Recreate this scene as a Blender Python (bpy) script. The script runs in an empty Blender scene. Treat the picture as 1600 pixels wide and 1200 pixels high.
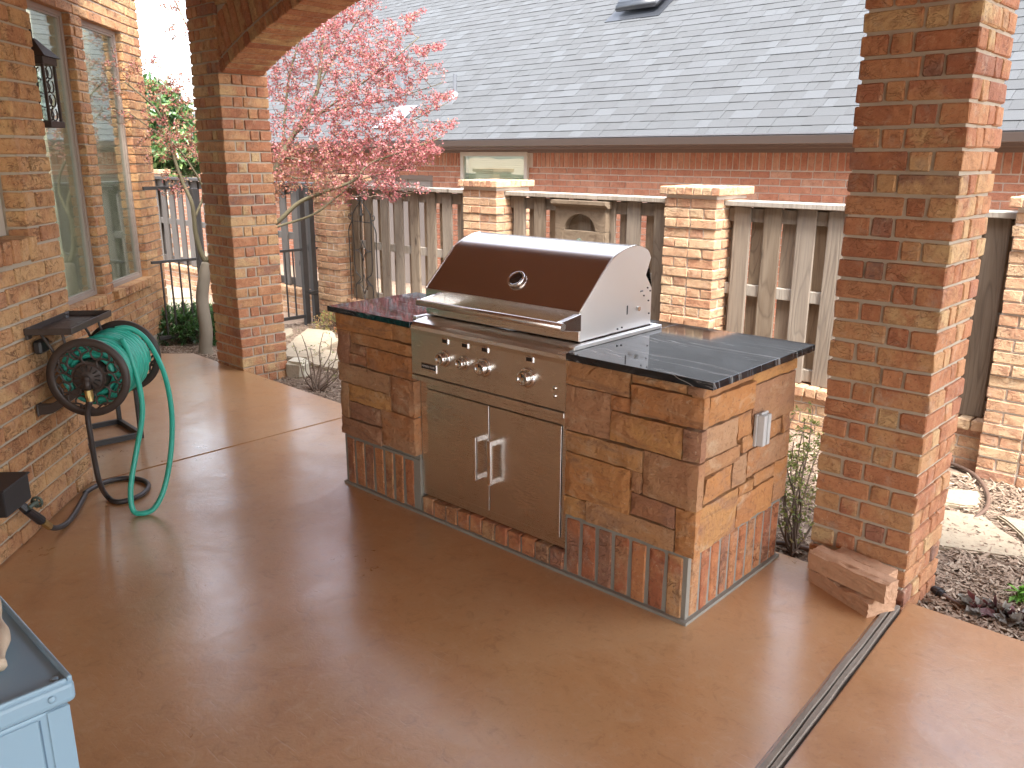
import bpy, bmesh, math, random
import numpy as np
from mathutils import Vector, Matrix

scene = bpy.context.scene
COL = scene.collection
rng = random.Random(11)

# ------------------------------------------------------------------ camera
CAM = np.array([3.4426, -2.3339, 1.6299]); YAW, PITCH, ROLL, FPX = 2.33436, 0.26625, 0.00206, 1308.78
_fw = np.array([math.cos(YAW) * math.cos(PITCH), math.sin(YAW) * math.cos(PITCH), -math.sin(PITCH)])
_r = np.cross(_fw, [0, 0, 1.0]); _r /= np.linalg.norm(_r)
_u = np.cross(_r, _fw)
_r, _u = math.cos(ROLL) * _r + math.sin(ROLL) * _u, -math.sin(ROLL) * _r + math.cos(ROLL) * _u
cd = bpy.data.cameras.new('camera'); cam = bpy.data.objects.new('camera', cd); COL.objects.link(cam)
cd.sensor_width = 36.0; cd.lens = FPX / 1600 * 36; cd.clip_start = 0.05; cd.clip_end = 900
M = Matrix.Identity(4)
for i in range(3):
    M[i][0], M[i][1], M[i][2], M[i][3] = _r[i], _u[i], -_fw[i], CAM[i]
cam.matrix_world = M
scene.camera = cam

# ------------------------------------------------------------------ sky, sun, exposure
SUN_DIR = Vector((0.42, -0.22, 0.86)).normalized()
world = bpy.data.worlds.new('World'); scene.world = world; world.use_nodes = True
wn = world.node_tree.nodes; wl_ = world.node_tree.links
sky = wn.new('ShaderNodeTexSky'); sky.sky_type = 'NISHITA'; sky.sun_disc = False
sky.sun_elevation = math.asin(SUN_DIR.z); sky.sun_rotation = math.atan2(SUN_DIR.x, SUN_DIR.y)
sky.air_density = 1.0; sky.dust_density = 2.5; sky.ozone_density = 0.8
hs = wn.new('ShaderNodeHueSaturation'); hs.inputs['Saturation'].default_value = 0.42; hs.inputs['Value'].default_value = 1.0   # hazy, whitish sky
wl_.new(sky.outputs[0], hs.inputs['Color']); wl_.new(hs.outputs[0], wn['Background'].inputs[0]); wn['Background'].inputs[1].default_value = 0.15
sd_ = bpy.data.lights.new('sun', 'SUN'); sd_.energy = 1.4; sd_.angle = math.radians(12); sd_.color = (1.0, 0.965, 0.91)
sun = bpy.data.objects.new('sun', sd_); COL.objects.link(sun)
sun.rotation_euler = SUN_DIR.to_track_quat('Z', 'Y').to_euler()
scene.view_settings.view_transform = 'Standard'; scene.view_settings.look = 'None'
scene.view_settings.exposure = 3.0; scene.view_settings.gamma = 1.0
scene.view_settings.use_curve_mapping = False
scene.cycles.use_denoising = True
scene.cycles.max_bounces = 10; scene.cycles.diffuse_bounces = 6; scene.cycles.glossy_bounces = 5
scene.cycles.transparent_max_bounces = 12
scene.cycles.sample_clamp_indirect = 8.0

# ------------------------------------------------------------------ coordinate helpers
def P(px, py, d):
    """a real point d metres deep along the line through a spot in the photograph"""
    return Vector(CAM + (_fw + _r * (px - 800) / FPX - _u * (py - 600) / FPX) * d)
def G(px, py, z=0.0):
    v = _fw + _r * (px - 800) / FPX - _u * (py - 600) / FPX
    return Vector(CAM + v * ((z - CAM[2]) / v[2]))
def depth_of(p):
    return float((np.array(p) - CAM) @ _fw)
def pix(p):
    d = np.array(p) - CAM; z = d @ _fw
    return 800 + FPX * (d @ _r) / z, 600 - FPX * (d @ _u) / z
W0 = np.array([-0.926, -0.901, 0.0]); TH = math.radians(138)
DV = np.array([math.cos(TH), math.sin(TH), 0]); NW = np.array([-math.sin(TH), math.cos(TH), 0])
def WG(a, o, z):            # house-wall coordinates: along, out towards the patio, up
    return Vector(W0 + DV * a - NW * o + np.array([0, 0, z]))
IA = 0.0203                 # the island stands turned by this much

# ------------------------------------------------------------------ object helpers
def link(name, me, parent=None, loc=None, rot=None):
    o = bpy.data.objects.new(name, me); COL.objects.link(o)
    if parent is not None: o.parent = parent
    if loc is not None: o.location = loc
    if rot is not None: o.rotation_euler = rot
    return o
def tag(o, label, cat, group=None):
    o['label'] = label; o['category'] = cat
    if group: o['group'] = group
    return o
def thing(name, label, cat, loc=(0, 0, 0), rotz=0.0, group=None):
    o = link(name, None, None, loc, (0, 0, rotz)); o.empty_display_size = 0.1
    return tag(o, label, cat, group)
def structure(o, label=None):
    o['kind'] = 'structure'
    if label: o['label'] = label
    return o
def mesh_of(bm, name, mat, smooth=False):
    me = bpy.data.meshes.new(name); bm.to_mesh(me); bm.free()
    if mat is not None: me.materials.append(mat)
    if smooth: me.polygons.foreach_set('use_smooth', [True] * len(me.polygons))
    return me
def obj(name, bm, mat, parent=None, loc=None, rot=None, smooth=False):
    return link(name, mesh_of(bm, name, mat, smooth), parent, loc, rot)
def pydata(name, v, f, mat, parent=None, smooth=False):
    me = bpy.data.meshes.new(name); me.from_pydata([tuple(x) for x in v], [], f); me.update()
    if mat is not None: me.materials.append(mat)
    if smooth: me.polygons.foreach_set('use_smooth', [True] * len(me.polygons))
    return link(name, me, parent)
def bx(bm, x0, y0, z0, x1, y1, z1, bev=0.0, segs=1):
    mt = Matrix.Translation(((x0 + x1) / 2, (y0 + y1) / 2, (z0 + z1) / 2)) @ Matrix.Diagonal((abs(x1 - x0), abs(y1 - y0), abs(z1 - z0), 1))
    r = bmesh.ops.create_cube(bm, size=1.0, matrix=mt)
    if bev > 0:
        es = list({e for v in r['verts'] for e in v.link_edges})
        bmesh.ops.bevel(bm, geom=es, offset=bev, segments=segs, affect='EDGES', profile=0.5)
    return bm
def box(name, x0, y0, z0, x1, y1, z1, mat, parent=None, bev=0.0, segs=1):
    return obj(name, bx(bmesh.new(), x0, y0, z0, x1, y1, z1, bev, segs), mat, parent)
def cyl(bm, p0, p1, r0, r1=None, n=16, caps=True):
    p0, p1 = Vector(p0), Vector(p1); d = p1 - p0
    q = d.to_track_quat('Z', 'Y').to_matrix().to_4x4()
    bmesh.ops.create_cone(bm, cap_ends=caps, segments=n, radius1=r0, radius2=r0 if r1 is None else r1, depth=d.length,
                          matrix=Matrix.Translation((p0 + p1) / 2) @ q)
    return bm
def catmull(pts, n=6):
    pts = [Vector(p) for p in pts]
    if len(pts) < 3: return pts
    ext = [pts[0] * 2 - pts[1]] + pts + [pts[-1] * 2 - pts[-2]]
    out = []
    for i in range(1, len(ext) - 2):
        a, b, c, d = ext[i - 1:i + 3]
        for k in range(n):
            t = k / n
            out.append(0.5 * ((2 * b) + (c - a) * t + (2 * a - 5 * b + 4 * c - d) * t * t + (3 * b - a - 3 * c + d) * t ** 3))
    out.append(pts[-1]); return out
def tube(V, F, pts, rad, sides=8, cap=True):
    """sweep a circle along pts, appending to vertex/face lists"""
    n = len(pts); base = len(V)
    rs = rad if isinstance(rad, (list, tuple)) else [rad] * n
    t0 = (pts[1] - pts[0]).normalized()
    ref = Vector((0, 0, 1)) if abs(t0.z) < 0.9 else Vector((1, 0, 0))
    u = t0.cross(ref).normalized()
    for i, p in enumerate(pts):
        t = (pts[min(i + 1, n - 1)] - pts[max(i - 1, 0)])
        if t.length < 1e-9: t = t0
        t = t.normalized(); u = (u - t * u.dot(t))
        if u.length < 1e-6: u = t.orthogonal()
        u = u.normalized(); w = t.cross(u)
        for k in range(sides):
            a = 2 * math.pi * k / sides
            V.append(p + (u * math.cos(a) + w * math.sin(a)) * rs[i])
    for i in range(n - 1):
        for k in range(sides):
            k2 = (k + 1) % sides
            F.append((base + i * sides + k, base + i * sides + k2, base + (i + 1) * sides + k2, base + (i + 1) * sides + k))
    if cap:
        F.append(tuple(base + k for k in reversed(range(sides))))
        F.append(tuple(base + (n - 1) * sides + k for k in range(sides)))
def tube_obj(name, paths, mat, parent=None, sides=8):
    V, F = [], []
    for pts, rad in paths: tube(V, F, [Vector(p) for p in pts], rad, sides)
    return pydata(name, V, F, mat, parent, True)
def prism(bm, poly, axis, a, b):
    """extrude a 2-D polygon between a and b along an axis: axis 0 -> poly is (y,z), 1 -> (x,z), 2 -> (x,y)"""
    def mk(p, t):
        return (t, p[0], p[1]) if axis == 0 else ((p[0], t, p[1]) if axis == 1 else (p[0], p[1], t))
    v0 = [bm.verts.new(mk(p, a)) for p in poly]; v1 = [bm.verts.new(mk(p, b)) for p in poly]
    n = len(poly)
    bm.faces.new(v0); bm.faces.new(list(reversed(v1)))
    for i in range(n):
        j = (i + 1) % n
        bm.faces.new((v0[j], v0[i], v1[i], v1[j]))
    bmesh.ops.recalc_face_normals(bm, faces=bm.faces[:])
    return bm
def lathe(bm, prof, mat4, n=20):
    """prof: list of (r, h) turned about local Z, placed by mat4"""
    rings = []
    for r, h in prof:
        rings.append([bm.verts.new(mat4 @ Vector((max(r, 1e-5) * math.cos(2 * math.pi * k / n), max(r, 1e-5) * math.sin(2 * math.pi * k / n), h))) for k in range(n)])
    for i in range(len(rings) - 1):
        for k in range(n):
            k2 = (k + 1) % n
            bm.faces.new((rings[i][k], rings[i][k2], rings[i + 1][k2], rings[i + 1][k]))
    bm.faces.new(list(reversed(rings[0]))); bm.faces.new(rings[-1])
    return bm

# ------------------------------------------------------------------ material helpers
class NT:
    def __init__(s, name):
        s.m = bpy.data.materials.new(name); s.m.use_nodes = True
        s.t = s.m.node_tree; s.b = s.t.nodes['Principled BSDF']; s.out = s.t.nodes['Material Output']
    def n(s, typ, **kw):
        x = s.t.nodes.new(typ)
        for k, v in kw.items():
            if k.startswith('i_'):
                key = k[2:]; key = int(key) if key.isdigit() else key
                x.inputs[key].default_value = v
            else: setattr(x, k, v)
        return x
    def l(s, a, b): s.t.links.new(a, b)
    def sock(s, v, inp):
        if hasattr(v, 'is_output'): s.l(v, inp)
        else: inp.default_value = v
    def noise(s, vec, scale, detail=4, rough=0.55, dist=0.0):
        x = s.n('ShaderNodeTexNoise'); s.l(vec, x.inputs['Vector'])
        x.inputs['Scale'].default_value = scale; x.inputs['Detail'].default_value = detail
        x.inputs['Roughness'].default_value = rough; x.inputs['Distortion'].default_value = dist
        return x.outputs['Fac']
    def ramp(s, fac, stops, interp='LINEAR'):
        x = s.n('ShaderNodeValToRGB'); x.color_ramp.interpolation = interp
        e = x.color_ramp.elements
        while len(e) < len(stops): e.new(0.5)
        for el, (p, c) in zip(e, stops):
            el.position = p; el.color = (c, c, c, 1) if isinstance(c, (int, float)) else (*c, 1)
        s.l(fac, x.inputs[0]); return x.outputs[0]
    def mix(s, fac, a, b, mode='MIX'):
        x = s.n('ShaderNodeMix', data_type='RGBA', blend_type=mode)
        for v, i in ((fac, 0), (a, 6), (b, 7)):
            if hasattr(v, 'is_output'): s.l(v, x.inputs[i])
            elif i == 0: x.inputs[0].default_value = v
            else: x.inputs[i].default_value = (*v, 1)
        return x.outputs[2]
    def math(s, op, a, b=0.0):
        x = s.n('ShaderNodeMath', operation=op); s.sock(a, x.inputs[0]); s.sock(b, x.inputs[1]); return x.outputs[0]
    def map(s, vec, scale=(1, 1, 1), loc=(0, 0, 0), rot=(0, 0, 0)):
        x = s.n('ShaderNodeMapping'); s.l(vec, x.inputs[0])
        x.inputs['Scale'].default_value = scale; x.inputs['Location'].default_value = loc; x.inputs['Rotation'].default_value = rot
        return x.outputs[0]
    def obj(s): return s.n('ShaderNodeTexCoord').outputs['Object']
    def bump(s, h, strength=0.5, dist=0.01, normal=None):
        x = s.n('ShaderNodeBump'); s.l(h, x.inputs['Height']); x.inputs['Strength'].default_value = strength
        x.inputs['Distance'].default_value = dist
        if normal is not None: s.l(normal, x.inputs['Normal'])
        return x.outputs[0]
    def set(s, color=None, rough=None, normal=None, **kw):
        if color is not None:
            if hasattr(color, 'is_output'): s.l(color, s.b.inputs['Base Color'])
            else: s.b.inputs['Base Color'].default_value = (*color, 1)
        if rough is not None: s.sock(rough, s.b.inputs['Roughness'])
        if normal is not None: s.l(normal, s.b.inputs['Normal'])
        for k, v in kw.items(): s.sock(v, s.b.inputs[k])
        return s.m
    def rnd(s, island=False):
        if island: return s.n('ShaderNodeNewGeometry').outputs['Random Per Island']
        return s.n('ShaderNodeObjectInfo').outputs['Random']
    def shifted(s, rnd, vec=None):
        """object coordinates pushed to another place in the noise for every piece"""
        vec = vec or s.obj(); c = s.n('ShaderNodeCombineXYZ')
        s.l(s.math('MULTIPLY', rnd, 37.0), c.inputs[0]); s.l(s.math('MULTIPLY', rnd, 91.0), c.inputs[1]); s.l(s.math('MULTIPLY', rnd, 53.0), c.inputs[2])
        a = s.n('ShaderNodeVectorMath', operation='ADD'); s.l(vec, a.inputs[0]); s.l(c.outputs[0], a.inputs[1]); return a.outputs[0]

def brick_mat(name, stops, island=False, fleck=0.5, crease=0.6, smear=0.25):
    s = NT(name); r = s.rnd(island); v = s.shifted(r)
    base = s.ramp(r, stops)
    second = s.ramp(s.math('FRACT', s.math('MULTIPLY', r, 7.31)), stops)
    n1 = s.noise(v, 8, 4, 0.6)
    c = s.mix(s.ramp(n1, [(0.44, 0), (0.60, 0.9)]), base, second)
    nb = s.noise(v, 24, 6, 0.7, 0.5)                                   # cloudy burnt patches
    c = s.mix(s.ramp(nb, [(0.32, 0.55), (0.50, 0.0)]), c, (0.22, 0.085, 0.04))
    c = s.mix(s.ramp(nb, [(0.54, 0.0), (0.74, 0.4)]), c, (0.60, 0.40, 0.22))
    n2 = s.noise(v, 85, 5, 0.75, 0.3)                                  # sandy grain and pits
    c = s.mix(s.ramp(n2, [(0.30, 0.8), (0.44, 0.0)]), c, (0.11, 0.05, 0.03))
    n3 = s.noise(v, 48, 3, 0.6, 1.8)
    c = s.mix(s.math('MULTIPLY', s.ramp(n3, [(0.64, 0), (0.72, 1)]), fleck), c, (0.66, 0.50, 0.32))
    n4 = s.noise(v, 13, 5, 0.65, 0.4)
    c = s.mix(s.math('MULTIPLY', s.ramp(n4, [(0.56, 0), (0.72, 1)]), smear), c, (0.50, 0.43, 0.34))
    n5 = s.noise(s.map(v, (15, 15, 24), rot=(0.3, 0.5, 0)), 1.0, 3, 0.55, 1.4)
    ridge = s.ramp(s.math('ABSOLUTE', s.math('SUBTRACT', n5, 0.5)), [(0.0, 0), (0.035, 1)])
    gate = s.ramp(s.noise(v, 9, 2), [(0.46, 1), (0.58, 0)])
    cr = s.math('MAXIMUM', ridge, gate)
    c = s.mix(s.math('MULTIPLY', s.math('SUBTRACT', 1.0, cr), 0.55 * crease), c, (0.10, 0.045, 0.025))  # creases darkened in the colour as painted recess shade
    h = s.math('ADD', s.math('MULTIPLY', n2, 0.45), s.math('MULTIPLY', cr, crease * 0.9))
    h = s.math('ADD', h, s.math('MULTIPLY', nb, 0.9)); h = s.math('ADD', h, s.math('MULTIPLY', n1, 0.5))
    return s.set(c, 0.88, s.bump(h, 1.0, 0.009))
TAN = [(0.0, (0.34, 0.130, 0.064)), (0.20, (0.42, 0.175, 0.080)), (0.42, (0.46, 0.215, 0.100)), (0.60, (0.49, 0.275, 0.125)),
       (0.74, (0.53, 0.365, 0.180)), (0.84, (0.45, 0.195, 0.092)), (0.93, (0.37, 0.145, 0.078)), (1.0, (0.20, 0.115, 0.085))]
ORANGE = [(0.0, (0.42, 0.195, 0.085)), (0.3, (0.50, 0.265, 0.115)), (0.6, (0.55, 0.335, 0.150)), (0.85, (0.46, 0.225, 0.10)), (1.0, (0.39, 0.18, 0.088))]
PALE = [(0.0, (0.43, 0.215, 0.120)), (0.3, (0.50, 0.30, 0.175)), (0.6, (0.55, 0.39, 0.235)), (0.85, (0.45, 0.24, 0.14)), (1.0, (0.33, 0.17, 0.11))]
RED = [(0.0, (0.40, 0.155, 0.09)), (0.5, (0.46, 0.195, 0.115)), (0.85, (0.50, 0.24, 0.15)), (1.0, (0.54, 0.31, 0.21))]
M_col = brick_mat('column_brick', TAN, fleck=0.35, crease=0.35, smear=0.3)
M_col_j = brick_mat('column_brick_joined', TAN, True, 0.35, 0.35, 0.3)
M_house = brick_mat('house_brick', ORANGE, fleck=0.55, crease=0.9, smear=0.2)
M_house_j = brick_mat('house_brick_joined', ORANGE, True, 0.55, 0.9, 0.2)
M_post = brick_mat('post_brick', PALE, fleck=0.3, crease=0.4, smear=0.35)
M_post_j = brick_mat('post_brick_joined', PALE, True, 0.3, 0.4, 0.35)
M_red = brick_mat('red_brick', RED, fleck=0.15, crease=0.2, smear=0.2)
M_red_j = brick_mat('red_brick_joined', RED, True, 0.15, 0.2, 0.2)
SOLD = [(0.0, (0.33, 0.10, 0.045)), (0.3, (0.42, 0.15, 0.06)), (0.55, (0.46, 0.20, 0.075)), (0.75, (0.25, 0.115, 0.075)), (1.0, (0.50, 0.27, 0.115))]
M_sold = brick_mat('soldier_brick', SOLD, fleck=0.5, crease=0.7, smear=0.25)
def mortar_mat(name, col):
    s = NT(name); v = s.obj(); n = s.noise(v, 60, 5, 0.7); n2 = s.noise(v, 6, 3)
    c = s.mix(n2, tuple(x * 0.82 for x in col), tuple(min(1, x * 1.12) for x in col))
    return s.set(c, 0.95, s.bump(n, 0.6, 0.004))
M_mortar = mortar_mat('mortar', (0.42, 0.355, 0.27))
M_mortar_grey = mortar_mat('grey_mortar', (0.235, 0.215, 0.178))
M_mortar_light = mortar_mat('light_mortar', (0.58, 0.50, 0.42))

def plain(name, col, rough=0.6, var=0.12, scale=12, bump=0.0, metallic=0.0, **kw):
    s = NT(name); v = s.obj(); n = s.noise(v, scale, 5, 0.6)
    c = s.mix(n, tuple(max(0, x * (1 - var)) for x in col), tuple(min(1, x * (1 + var)) for x in col))
    nm = s.bump(s.noise(v, scale * 5, 4, 0.6), bump, 0.004) if bump else None
    kw = {k: v2 for k, v2 in kw.items()}
    return s.set(c, rough, nm, Metallic=metallic, **kw)
M_black = plain('black_iron', (0.022, 0.020, 0.019), 0.42, 0.3, 25, 0.25)
M_bronze = plain('bronze_paint', (0.045, 0.032, 0.026), 0.5, 0.25, 25, 0.25)
M_iron = plain('weathered_iron', (0.026, 0.022, 0.020), 0.6, 0.3, 20, 0.3)
M_boxblack = plain('black_plastic', (0.018, 0.018, 0.020), 0.45, 0.3, 40, 0.1)
M_brass = plain('aged_brass', (0.50, 0.36, 0.15), 0.4, 0.25, 60, 0.2, 0.9)
M_pewter = plain('greened_metal', (0.12, 0.15, 0.12), 0.5, 0.4, 60, 0.4, 0.6)
M_vinyl = plain('beige_window_vinyl', (0.50, 0.45, 0.38), 0.45, 0.06, 9)
M_brownframe = plain('taupe_window_frame', (0.32, 0.26, 0.215), 0.45, 0.08, 9)
M_outlet = plain('grey_cast_metal', (0.42, 0.42, 0.41), 0.45, 0.12, 40, 0.2)
M_fascia = plain('brown_fascia_paint', (0.17, 0.12, 0.095), 0.5, 0.08, 5)
M_gutter = plain('gutter_paint', (0.13, 0.105, 0.09), 0.3, 0.06, 5)
M_zinc = plain('galvanised_metal', (0.20, 0.205, 0.215), 0.5, 0.1, 8, 0.1, 0.3)
M_ventgrey = plain('vent_grey_paint', (0.10, 0.105, 0.115), 0.45, 0.12, 12, 0.1)
M_darkplastic = plain('dark_vent_plastic', (0.022, 0.024, 0.028), 0.4, 0.12, 12)
M_door_grey = plain('taupe_door_paint', (0.25, 0.215, 0.19), 0.5, 0.06, 6)
M_blind = plain('ivory_blind', (0.86, 0.74, 0.60), 0.6, 0.05, 6)
M_curtain = plain('pale_curtain', (0.34, 0.40, 0.35), 0.8, 0.08, 20)
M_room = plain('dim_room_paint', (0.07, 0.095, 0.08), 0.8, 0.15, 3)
M_teal = plain('teal_fabric', (0.07, 0.30, 0.27), 0.8, 0.2, 20)
M_pot = plain('magenta_label', (0.40, 0.045, 0.12), 0.4, 0.15, 20)
M_pipe = plain('brown_poly_pipe', (0.12, 0.075, 0.055), 0.5, 0.2, 30, 0.1)
M_rubber = plain('black_rubber_hose', (0.040, 0.034, 0.032), 0.42, 0.25, 30, 0.1)
M_blue = plain('powder_blue_enamel', (0.215, 0.335, 0.425), 0.33, 0.04, 3, 0.0, 0.0)
M_bluedark = plain('shadow_gap_blue', (0.08, 0.15, 0.22), 0.5, 0.05, 3)
M_rawwood = plain('pale_whittled_wood', (0.50, 0.40, 0.29), 0.7, 0.2, 18, 0.3)
M_ceiling = plain('stained_ceiling_boards', (0.29, 0.145, 0.088), 0.6, 0.15, 2)

def hose_mat():
    s = NT('green_hose'); v = s.obj(); n = s.noise(v, 30, 3)
    c = s.mix(n, (0.025, 0.33, 0.24), (0.045, 0.43, 0.32))
    return s.set(c, 0.36)
M_hose = hose_mat()
def steel_mat(name, col, rough, along=(1, 60, 60), strength=0.05):
    s = NT(name); v = s.map(s.obj(), along); n = s.noise(v, 30, 4, 0.7); n2 = s.noise(s.obj(), 3, 4, 0.6)
    r = s.math('ADD', s.math('MULTIPLY', n, 0.10), s.math('ADD', rough, s.math('MULTIPLY', n2, 0.06)))
    c = s.mix(n2, tuple(x * 0.93 for x in col), col)
    return s.set(c, r, s.bump(n, strength, 0.001), Metallic=1.0)
M_steel = steel_mat('brushed_steel', (0.76, 0.72, 0.67), 0.20)
M_hood = steel_mat('hood_steel', (0.66, 0.60, 0.56), 0.13, (1, 50, 50), 0.03)
M_side = steel_mat('side_steel', (0.90, 0.89, 0.87), 0.40, (60, 60, 1), 0.06)  # light on the grill's sides put into a paler steel colour
M_chrome = steel_mat('polished_chrome', (0.80, 0.78, 0.75), 0.05, (1, 1, 1), 0.0)
M_dial = plain('dial_face', (0.05, 0.035, 0.03), 0.15, 0.2, 20)
M_badge = plain('black_badge', (0.012, 0.010, 0.012), 0.35, 0.1, 20)
M_letters = plain('silver_letters', (0.55, 0.53, 0.50), 0.4, 0.05, 20)

def glass_mat():
    s = NT('window_glass'); t = s.t
    lw = s.n('ShaderNodeLayerWeight', i_Blend=0.5); fr = s.math('ADD', s.math('MULTIPLY', s.math('POWER', lw.outputs['Facing'], 3.0), 0.85), 0.12); tr = s.n('ShaderNodeBsdfTransparent'); tr.inputs[0].default_value = (0.80, 0.88, 0.84, 1)
    gl = s.n('ShaderNodeBsdfGlossy'); gl.inputs['Roughness'].default_value = 0.015; gl.inputs[0].default_value = (0.92, 0.95, 0.93, 1)
    n = s.noise(s.obj(), 1.4, 2); bp = s.bump(n, 0.08, 0.02); s.l(bp, gl.inputs['Normal'])
    mx = s.n('ShaderNodeMixShader'); s.l(fr, mx.inputs[0]); s.l(tr.outputs[0], mx.inputs[1]); s.l(gl.outputs[0], mx.inputs[2])
    s.l(mx.outputs[0], s.out.inputs['Surface']); return s.m
M_glass = glass_mat()

def floor_mat():
    s = NT('stained_concrete'); g = s.n('ShaderNodeNewGeometry'); v = g.outputs['Position']
    n1 = s.noise(v, 0.8, 5, 0.62, 0.6); n2 = s.noise(v, 3.6, 7, 0.66, 0.9); n3 = s.noise(v, 70, 5, 0.7); n4 = s.noise(v, 14, 6, 0.7, 1.0)
    c = s.ramp(n1, [(0.30, (0.345, 0.160, 0.062)), (0.5, (0.425, 0.213, 0.088)), (0.70, (0.475, 0.272, 0.128))])
    c = s.mix(s.ramp(n2, [(0.46, 0.0), (0.68, 0.6)]), c, (0.42, 0.240, 0.115))
    c = s.mix(s.ramp(n2, [(0.28, 0.35), (0.45, 0.0)]), c, (0.26, 0.115, 0.045))
    c = s.mix(s.ramp(n4, [(0.54, 0.0), (0.70, 0.5)]), c, (0.47, 0.295, 0.165))
    c = s.mix(s.ramp(n4, [(0.30, 0.45), (0.45, 0.0)]), c, (0.23, 0.105, 0.045))
    c = s.mix(s.math('MULTIPLY', s.ramp(n3, [(0.25, 1), (0.45, 0)]), 0.4), c, (0.20, 0.10, 0.055))
    # fine scratches where chairs and feet have worn the sealer, and a few paint drips
    sc = None
    for k, (rot, sc_) in enumerate((((0, 0, 0.5), (6, 120, 1)), ((0, 0, -0.9), (8, 150, 1)), ((0, 0, 1.7), (5, 110, 1)), ((0, 0, 2.5), (7, 170, 1)))):
        nn = s.ramp(s.noise(s.map(v, sc_, (k * 3.1, k * 1.7, 0), rot), 1.0, 3, 0.6, 0.35), [(0.665, 0), (0.70, 1)])
        sc = nn if sc is None else s.math('MAXIMUM', sc, nn)
    gate = s.ramp(s.noise(v, 1.7, 4), [(0.46, 0), (0.60, 1)])
    scr = s.math('MULTIPLY', s.math('MULTIPLY', sc, gate), 0.26)
    c = s.mix(scr, c, (0.60, 0.45, 0.33))
    vo = s.n('ShaderNodeTexVoronoi'); s.l(s.map(v, (1.6, 2.6, 1.6)), vo.inputs['Vector']); vo.inputs['Scale'].default_value = 1.0
    drip = s.math('MULTIPLY', s.ramp(s.math('ADD', vo.outputs['Distance'], s.math('MULTIPLY', s.noise(v, 30, 3), 0.10)), [(0.075, 1), (0.095, 0)]), s.ramp(s.noise(v, 24, 3), [(0.5, 0), (0.56, 1)]))
    c = s.mix(s.math('MULTIPLY', drip, 0.6), c, (0.56, 0.51, 0.47))
    wear = s.ramp(s.noise(v, 1.4, 6, 0.7, 0.8), [(0.40, 0.0), (0.66, 1.0)])
    r = s.math('ADD', s.math('ADD', 0.22, s.math('MULTIPLY', wear, 0.20)), s.math('MULTIPLY', n4, 0.14))
    r = s.math('ADD', r, s.math('MULTIPLY', scr, 0.4))
    h = s.math('ADD', s.math('MULTIPLY', n3, 0.45), s.math('MULTIPLY', n4, 0.9)); h = s.math('SUBTRACT', h, s.math('MULTIPLY', scr, 0.5))
    s.b.inputs['Specular IOR Level'].default_value = 0.55; s.b.inputs['Coat IOR'].default_value = 1.62
    s.l(s.math('SUBTRACT', 0.95, s.math('MULTIPLY', wear, 0.45)), s.b.inputs['Coat Weight']); s.l(s.math('ADD', 0.12, s.math('MULTIPLY', n4, 0.16)), s.b.inputs['Coat Roughness'])
    nm = s.bump(h, 0.30, 0.004)
    nm2 = s.bump(s.math('ADD', n4, s.math('MULTIPLY', n3, 0.3)), 0.12, 0.004); s.l(nm2, s.b.inputs['Coat Normal'])
    return s.set(c, r, nm)
M_floor = floor_mat()
M_joint = plain('grey_joint_strip', (0.235, 0.195, 0.155), 0.85, 0.25, 22, 0.5)
M_dark = plain('dark_joint', (0.04, 0.03, 0.025), 0.9, 0.3, 20)

def soil_mat():
    s = NT('mulch_soil'); g = s.n('ShaderNodeNewGeometry'); v = g.outputs['Position']
    n1 = s.noise(v, 1.7, 5); n2 = s.noise(v, 26, 6, 0.7, 0.7); n3 = s.noise(s.map(v, (30, 90, 30), rot=(0, 0, 0.6)), 1.0, 4, 0.6, 1.2)
    c = s.ramp(n2, [(0.3, (0.16, 0.105, 0.075)), (0.5, (0.30, 0.215, 0.155)), (0.72, (0.43, 0.33, 0.245))])
    c = s.mix(s.ramp(n3, [(0.55, 0), (0.68, 0.8)]), c, (0.46, 0.35, 0.25))
    c = s.mix(n1, c, s.mix(0.5, c, (0.25, 0.17, 0.115)))
    h = s.math('ADD', n2, n3)
    return s.set(c, 0.95, s.bump(h, 1.0, 0.02))
M_soil = soil_mat()
def chip_mat():
    s = NT('bark_chip'); r = s.rnd(True); v = s.shifted(r)
    c = s.ramp(r, [(0, (0.19, 0.13, 0.09)), (0.2, (0.25, 0.175, 0.12)), (0.55, (0.30, 0.22, 0.155)), (0.85, (0.35, 0.27, 0.195)), (1, (0.44, 0.36, 0.27))])
    return s.set(s.mix(s.math('MULTIPLY', s.noise(v, 90, 3), 0.6), c, (0.14, 0.095, 0.07)), 0.92)
M_chip = chip_mat()
def flag_mat(name, a, b):
    s = NT(name); r = s.rnd(); v = s.shifted(r); n = s.noise(v, 4, 6, 0.6); n2 = s.noise(v, 30, 5, 0.65)
    c = s.mix(n, a, b); c = s.mix(s.ramp(n2, [(0.3, 0.4), (0.5, 0)]), c, tuple(x * 0.5 for x in a))
    return s.set(c, 0.9, s.bump(s.math('ADD', n2, s.math('MULTIPLY', n, 1.5)), 0.6, 0.012))
M_flag = flag_mat('sandstone_flag', (0.28, 0.225, 0.155), (0.36, 0.30, 0.215))
M_rock = flag_mat('pale_boulder', (0.40, 0.36, 0.26), (0.60, 0.55, 0.44))
M_paver = flag_mat('loose_paver', (0.42, 0.235, 0.135), (0.49, 0.295, 0.18))
M_fount = flag_mat('cast_stone', (0.145, 0.102, 0.066), (0.21, 0.155, 0.102))

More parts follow.
